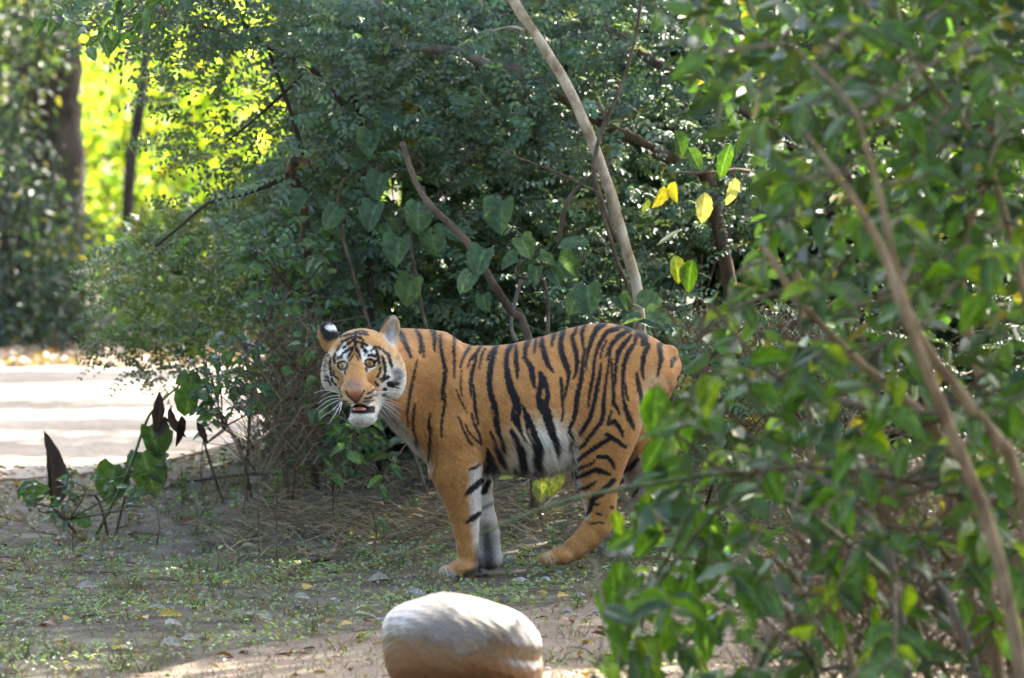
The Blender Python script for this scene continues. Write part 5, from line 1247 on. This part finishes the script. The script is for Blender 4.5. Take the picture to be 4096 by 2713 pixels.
# ================================================================== small things on the ground
FL = {'yellow': (big_leaf('fallen_yellow', 'oval', (.30, .21, .03), 200), 'fallen yellow leaf lying', 'yellow fallen leaves'),
      'pale': (big_leaf('fallen_pale', 'oval', (.24, .225, .20), 201), 'pale grey dry leaf lying', 'pale fallen leaves'),
      'brown': (big_leaf('fallen_brown', 'oval', (.14, .065, .03), 202), 'red brown dead leaf lying', 'brown fallen leaves'),
      'green': (big_leaf('fallen_green', 'oval', (.16, .2, .06), 203), 'light green fallen leaf lying', 'green fallen leaves')}
M_FALL = leaf_mat('fallen_leaf', .55, .12, spec=.4)
for kind, pts in {'yellow': [(365, 1440, 60), (320, 1445, 50), (705, 1372, 55), (540, 1360, 40), (790, 1455, 40), (150, 1445, 40), (150, 1500, 30), (1330, 1310, 30), (855, 1395, 30), (1290, 1395, 40), (1240, 1385, 30)], 'pale': [(385, 1420, 60), (380, 1460, 50), (225, 1370, 55), (610, 1435, 55), (370, 1500, 60), (300, 1510, 50), (460, 1490, 55), (60, 1450, 40), (140, 1250, 40), (900, 1350, 60), (680, 1395, 40), (40, 1380, 55), (200, 1220, 40), (330, 1200, 45), (280, 1180, 40), (440, 1310, 40), (560, 1245, 40), (800, 1205, 40), (1160, 1245, 35), (600, 1440, 40), (530, 1480, 40), (420, 1330, 35), (700, 1260, 35), (860, 1420, 50), (20, 1240, 40)],
                  'brown': [(440, 1395, 40), (480, 1380, 40), (110, 1450, 50), (520, 1300, 35), (30, 1215, 40), (840, 1445, 40), (1300, 1450, 45), (500, 1525, 45), (690, 1240, 35), (450, 1215, 40), (1100, 1350, 30), (950, 1300, 30), (250, 1290, 35)], 'green': [(820, 1430, 60), (1480, 1440, 50), (830, 1480, 40), (300, 1160, 45)]}.items():
    me_, lb, gr = FL[kind]
    for x, y, s in pts:
        p = lay(x, y); L = s / 2.3117 * p[1] / FPX * .95; a = rng.uniform(0, 6.28)
        o = place_leaf(me_, M_FALL, None, tuple(p + (0, 0, .012 + .012 * rng.uniform())), (math.cos(a), math.sin(a) * .8, .12), (rng.normal(0, .3), -.35 + rng.normal(0, .25), 1), L, 'fallen_leaf')
        wh = 'bare brown track' if y > 1470 or (y > 1400 and x > 650) else 'soil behind the clover, near the pale road' if y < 1265 and x < 480 else 'straw below the thicket' if y < 1265 else 'patch of clover'
        tag(o, lb + ' on the ' + wh, 'leaf', gr + ' on the ' + wh)
def stick(label, pts, r0, r1, mat, extra=(), name='stick'):
    P3 = []
    for x, y, h in pts:
        p = lay(x, y); P3.append(p + (0, 0, h))
    t = tag(empty(name, tuple(P3[0])), label, 'stick'); stem_part(t, P3, r0, r1, mat, 'branch', 7, 14, .05)
    for pp, a, b_ in extra:
        stem_part(t, [lay(x, y + 0) * (1, 1, 0) + (0, 0, lay(x, y)[2] + h) for x, y, h in pp], a, b_, mat, 'side_twig', 6, 8, .05)
    return t
stick('broken brown branch with a stub lying on the short grass', [(640, 1350, .01), (700, 1310, .025), (760, 1275, .03), (800, 1235, .03)], .014, .006, M_BROWN, [(((705, 1308, .03), (720, 1285, .03), (735, 1262, .05)), .010, .007)])
stick('long thin dark twig lying under the thicket', [(430, 1130, .03), (560, 1118, .04), (680, 1112, .04), (780, 1085, .05), (870, 1070, .06)], .006, .008, M_DARK)
stick('thin dark stick lying beside the tiger front paw', [(760, 1330, .01), (850, 1318, .012), (930, 1296, .012), (1000, 1275, .015)], .007, .004, M_BROWN)
stick('pale stick lying in front of the seedling', [(500, 1270, .01), (560, 1258, .012), (640, 1230, .02)], .006, .004, M_TWIG)
stick('short pale dry stem lying on the straw behind the tiger chest', [(870, 1190, .02), (940, 1210, .02), (990, 1215, .02)], .006, .004, M_GSTEM)
# stones
def stone(seed):
    r_ = np.random.default_rng(seed); bm = bmesh.new(); bmesh.ops.create_icosphere(bm, subdivisions=3, radius=1)
    ph = r_.uniform(0, 6, 3)
    for v in bm.verts:
        c = v.co.copy(); v.co = c * (1 + .13 * math.sin(2.2 * c.x + ph[0]) * math.cos(1.8 * c.y + ph[1]) + .07 * math.sin(4 * c.z + ph[2])); v.co.z *= .62
    for f in bm.faces: f.smooth = True
    me = bpy.data.meshes.new('stone'); bm.to_mesh(me); bm.free(); return me
ST = [stone(i) for i in range(3)]; M_STONE = bark_mat('grey_stone', (.12, .12, .125), (.27, .27, .28), 18, .8, .4, 1.0)
for s_ in ST: s_.materials.append(M_STONE)
for i, (x, y, w_) in enumerate(((1205, 1352, 42), (1100, 1332, 40), (1070, 1340, 46), (1260, 1345, 30), (960, 1385, 60), (1180, 1300, 34), (1340, 1385, 36), (1420, 1375, 40), (880, 1440, 26), (1310, 1420, 30), (1380, 1420, 26), (1290, 1330, 26), (690, 1405, 20))):
    p = lay(x, y); o = bpy.data.objects.new('stone', ST[i % 3]); col.objects.link(o); r_ = w_ / 2.3117 * p[1] / FPX / 2
    o.location = tuple(p + (0, 0, r_ * .25)); o.scale = (r_, r_ * .8, r_); o.rotation_euler = (0, 0, rng.uniform(0, 6))
    tag(o, 'half buried grey stone in the soil by the tiger feet', 'stone', 'grey stones by the tiger feet')
# clover, short grass, straw and litter: nobody could count them
def ground_pts(n, x0, x1, y0, y1, dens):
    x = rng.uniform(x0, x1, n * 3); y = rng.uniform(y0, y1, n * 3)
    m = rng.uniform(size=n * 3) < dens(x, y); x, y = x[m][:n], y[m][:n]
    return np.stack([x, y, G(x, y)], -1)
patch = lambda x, y: .5 + .5 * np.sin(1.9 * x + 1.1 * y + .5) * np.sin(2.7 * y - 1.3 * x) + .3 * np.sin(5.3 * x + 3 * y)
grassy = lambda x, y: np.clip((.25 + patch(x, y)) * (.6 + .4 * np.sin(11 * x + 3 * y) * np.sin(9 * y - 4 * x)), .03, 1) * (y > 23.4 + 1.25 * x) * (y < 31.5 + .9 * (x + 2.4)) * (1 - .75 * (y > 27.2))
Pc = ground_pts(21000, -3.2, 2.4, 20.6, 30.5, lambda x, y: np.where(y > 23.6 + 1.25 * x, grassy(x, y), .05))
B = Build(); k = len(Pc); a = rng.uniform(0, 6.28, k); d = np.stack([np.cos(a), np.sin(a), rng.uniform(.0, .9, k)], -1)
leaf_batch(B, Pc + np.stack([np.zeros(k), np.zeros(k), rng.uniform(.004, .035, k)], -1), d, rng.normal(0, .35, (k, 3)) + (0, -.2, 1), rng.uniform(.012, .028, k), rng.uniform(.010, .019, k), greens(k, (.12, .17, .075), .3, .06))
tag(add_obj('clover', B.mesh('clover'), M_LEAF), 'low clover and tiny weeds covering the soil around the tiger', 'ground cover', kind='stuff')
def blades(P, L, w, c, lean=.5, bend=.3):
    k = len(P); a = rng.uniform(0, 6.28, k); d = unit(np.stack([np.cos(a) * lean, np.sin(a) * lean, np.ones(k)], -1) + rng.normal(0, .15, (k, 3)))
    s = unit(np.cross(d, np.stack([np.sin(a * 3), -np.ones(k), np.zeros(k)], -1))) * np.broadcast_to(w, (k,))[:, None]
    h = np.broadcast_to(L, (k,))[:, None]; mid = P + d * h * .55; tip = P + d * h + np.stack([np.cos(a), np.sin(a), -np.ones(k) * .6], -1) * h * bend
    Vv = np.stack([P - s, P + s, mid + s * .7, mid - s * .7, tip], 1).reshape(-1, 3); i = np.arange(k)[:, None] * 5
    B = Build(); B.add(Vv, (i + np.array([[0, 1, 2, 3]])), np.repeat(c, 5, 0)); B.F3.append((i + np.array([[3, 2, 4]])).astype(np.int32)); return B
Pg = ground_pts(13000, -3.2, 2.4, 19.5, 30.5, lambda x, y: np.where(y < 23.9 + 1.25 * x, .75, .35 * np.clip(1.2 - patch(x, y), .1, 1)))
k = len(Pg); c = np.where((rng.uniform(size=k) < .3)[:, None], np.array((.10, .13, .04)), np.array((.22, .155, .085))) * rng.uniform(.5, 1.3, (k, 1))
tag(add_obj('short_grass', blades(Pg, rng.uniform(.012, .05, k), rng.uniform(.0010, .0022, k), c, .5).mesh('short_grass'), M_DEAD), 'short dry grass stubble on the track and verge', 'grass', kind='stuff')
Ps = ground_pts(4200, -1.2, 1.6, 26.0, 29.0, lambda x, y: np.clip(.25 + .8 * np.sin(2.2 * x + 2.9) * np.sin(3.1 * y + x) , .08, 1))
k = len(Ps); c = np.array((.24, .195, .125)) * rng.uniform(.25, 1.4, (k, 1))
tag(add_obj('straw', blades(Ps + np.stack([np.zeros(k), np.zeros(k), rng.uniform(0, .04, k)], -1), rng.uniform(.06, .26, k), rng.uniform(.0014, .0032, k), c, 2.6, .25).mesh('straw'), M_DEAD), 'flattened straw and dead stems behind the tiger legs', 'straw', kind='stuff')
def tangle(name, label, poly_, n, d0, d1, L, c, w=.0016):
    P = sample(poly_, n, d0, d1); k = len(P); w = w * np.exp(rng.normal(0, .5, k))
    return tag(add_obj(name, blades(P, rng.uniform(*L, k), w, np.asarray(c) * rng.uniform(.3, 1.4, (k, 1)), 1.0, .35).mesh(name), M_DEAD), label, 'dead stems', kind='stuff')
tangle('dry_brush', 'tangle of dry brown stems beside the tiger face', [(590, 780), (760, 760), (760, 960), (740, 1080), (560, 1100), (560, 950)], 900, 26.9, 27.9, (.08, .3), (.16, .12, .08))
tangle('dry_brush', 'brown dead stems heaped behind the roadside bush', [(1560, 760), (1960, 740), (2050, 1150), (1540, 1150)], 1900, 25.6, 27.0, (.08, .32), (.15, .11, .075), .0022)
tangle('dry_brush', 'dead grey stems under the roadside bush', [(1900, 1150), (2420, 1050), (2420, 1620), (1700, 1620)], 1800, 18.6, 20.0, (.1, .4), (.12, .095, .065), .0025)
Pl = ground_pts(5200, -3.4, 2.0, 20.2, 31.5, lambda x, y: .15 + .6 * (y > 28.5) + .3 * (x > .2) + .3 * (x < -1.6) * (y > 26)); k = len(Pl)
B = Build(); a = rng.uniform(0, 6.28, k); pal = np.array([(.20, .13, .06), (.13, .07, .035), (.30, .27, .22), (.25, .17, .05), (.10, .06, .04)])[rng.integers(0, 5, k)] * rng.uniform(.5, 1.2, (k, 1))
leaf_batch(B, Pl + (0, 0, .010), np.stack([np.cos(a), np.sin(a), rng.normal(.1, .2, k)], -1), rng.normal(0, .4, (k, 3)) + (0, -.1, 1), rng.uniform(.015, .055, k), rng.uniform(.008, .026, k), pal)
tag(add_obj('leaf_litter', B.mesh('leaf_litter'), M_FALL), 'small dead leaves scattered over the soil and the verge', 'leaf litter', kind='stuff')
Pl = np.stack([rng.uniform(-5, 0, 2500), rng.uniform(41.6, 45.5, 2500), np.full(2500, .02)], -1); k = len(Pl); B = Build(); a = rng.uniform(0, 6.28, k)
leaf_batch(B, Pl, np.stack([np.cos(a), np.sin(a), rng.normal(.2, .25, k)], -1), rng.normal(0, .5, (k, 3)) + (0, -.2, 1), rng.uniform(.06, .13, k), rng.uniform(.04, .07, k), np.array([(.22, .15, .08), (.14, .08, .05), (.28, .22, .16)])[rng.integers(0, 3, k)])
tag(add_obj('leaf_litter', B.mesh('leaf_litter'), M_FALL), 'brown leaf litter on the far verge of the pale road', 'leaf litter', kind='stuff')
# leaves of the skirt that hang in front of the tiger's hind legs
lt = tag(empty('leafy_shoot', tuple(foot(1450, 1560, 18.2))), 'thin green shoot with hanging leaves in front of the tiger hind legs', 'plant')
stem_part(lt, [foot(1445, 1570, 18.2), WD(1490, 1400, 18.2), WD(1560, 1260, 18.1), WD(1600, 1120, 18.1), WD(1580, 960, 18.1), WD(1545, 880, 18.1)], .008, .003, M_GSTEM, 'stem', 6, 20)
for (x, y, ang, s, i) in ((1520, 890, 95, 125, 0), (1560, 960, 70, 90, 1), (1535, 1010, 120, 95, 2), (1590, 1060, 150, 100, 6), (1530, 1060, 110, 90, 0), (1600, 900, 60, 80, 3), (1570, 1130, 130, 80, 1), (1500, 1140, 100, 60, 5), (1420, 1180, 75, 60, 5), (1490, 1190, 60, 80, 5), (1530, 1230, 140, 90, 1), (1470, 1230, 150, 80, 2), (1440, 1290, 100, 100, 2), (1420, 1330, 95, 130, 0), (1480, 1330, 100, 130, 2), (1530, 1320, 80, 120, 0), (1550, 1420, 110, 110, 1), (1460, 1440, 120, 100, 0), (1500, 1500, 100, 120, 2), (1610, 1180, 80, 90, 0), (1640, 1260, 95, 120, 3), (1600, 1330, 100, 100, 1), (1560, 1260, 50, 80, 4)):
    L = s / 2.3117 * 18.1 / FPX; a = R(ang)
    place_leaf(RB[i], M_GLOSS, lt, WD(x, y, 18.1 + .05 * rng.normal()), (math.cos(a), -.1, -math.sin(a)), (rng.normal(0, .35), -1, .35 + rng.normal(0, .2)), L)

# weeds and bare saplings standing in the short grass
def weed(x, y, h, n, label, leafc=(.09, .15, .05), L=.028, bend=0.0):
    p = lay(x, y); t = tag(empty('weed', tuple(p)), label, 'weed', {'b': 'bare stems in the grass', 's': 'small leafy weeds'}[label[0]])
    top = p + (bend, rng.normal(0, .03), h); _, P = stem_part(t, [p - (0, 0, .01), (p + top) / 2 + rng.normal(0, .012, 3), top], .0028 if n else .005, .0014 if n else .002, M_GSTEM if n else M_TWIG, 'stem', 5, 8)
    if n:
        B = Build(); k = n; u = rng.uniform(.25, 1, k); q = P[(u * (len(P) - 1)).astype(int)]; a = rng.uniform(0, 6.28, k)
        leaf_batch(B, q, np.stack([np.cos(a), np.sin(a), rng.uniform(-.1, .5, k)], -1), rng.normal(0, .3, (k, 3)) + (0, -.5, 1), L * rng.uniform(.7, 1.3, k), L * .55, greens(k, leafc, .25, .05))
        add_obj('foliage', B.mesh('foliage'), M_LEAF, t)['kind'] = 'stuff'
for x, y, h in ((600, 1275, .42), (575, 1180, .3), (500, 1330, .14), (860, 1290, .2), (700, 1200, .25), (470, 1160, .3), (560, 1230, .22), (640, 1260, .3), (360, 1260, .16), (170, 1290, .14), (780, 1240, .2), (420, 1200, .24)):
    weed(x, y, h, 0, 'bare thin stem standing in the short grass left of the tiger' if x < 650 else 'bare thin stem standing near the tiger forelegs')
for x, y, h, n in ((640, 1150, .12, 26), (545, 1190, .12, 22), (900, 1080, .16, 30), (1000, 1290, .10, 20), (1280, 1280, .12, 24), (1210, 1230, .11, 22), (880, 1260, .12, 26), (840, 1310, .07, 16), (760, 1180, .1, 18), (480, 1220, .08, 20), (430, 1150, .14, 30), (520, 1120, .2, 34), (590, 1080, .2, 30), (1330, 1410, .08, 14), (650, 1060, .22, 34), (700, 1120, .14, 24), (960, 1230, .08, 16), (1130, 1270, .07, 14)):
    weed(x, y, h, n, 'small leafy weed growing at the foot of the thicket' if y < 1200 else 'small leafy weed growing in the soil around the tiger paws', (.10, .17, .06))

# tufts of grass and broken twigs
nt_ = 330; tc_ = ground_pts(nt_, -3.2, 1.6, 21.2, 30.0, lambda x, y: np.where(y > 23.2 + 1.25 * x, .8, .15)); k = len(tc_)
Pt = np.repeat(tc_, 16, 0) + np.stack([rng.normal(0, .022, k * 16), rng.normal(0, .03, k * 16), np.zeros(k * 16)], -1)
ct = np.repeat(np.where((rng.uniform(size=k) < .55)[:, None], np.array((.095, .135, .045)), np.array((.20, .16, .085))), 16, 0) * rng.uniform(.5, 1.3, (k * 16, 1))
tag(add_obj('grass_tufts', blades(Pt, rng.uniform(.03, .10, k * 16), rng.uniform(.0012, .0026, k * 16), ct, .55, .35).mesh('grass_tufts'), M_DEAD), 'tufts of green and dry grass on the verge', 'grass', kind='stuff')
B = Build(); Pq = ground_pts(420, -3.2, 2.0, 20.6, 30.0, lambda x, y: .3 + .5 * (y > 24.5))
for q in Pq:
    a_ = rng.uniform(0, 6.28); L_ = rng.uniform(.05, .24); d_ = np.array((math.cos(a_), math.sin(a_), .04)); m_ = rng.normal(0, .012, 3)
    B.tube(np.array([q + (0, 0, .006), q + d_ * L_ * .5 + m_ * (1, 1, .3) + (0, 0, .012), q + d_ * L_ + (0, 0, .008)]), np.array((.0035, .003, .0015)) * rng.uniform(.6, 1.4), 4, np.array((.14, .10, .065)) * rng.uniform(.35, 1.6))
tag(add_obj('fallen_twigs', B.mesh('fallen_twigs'), vcol_mat('twig_wood', .85)), 'short broken twigs strewn over the soil', 'twigs', kind='stuff')
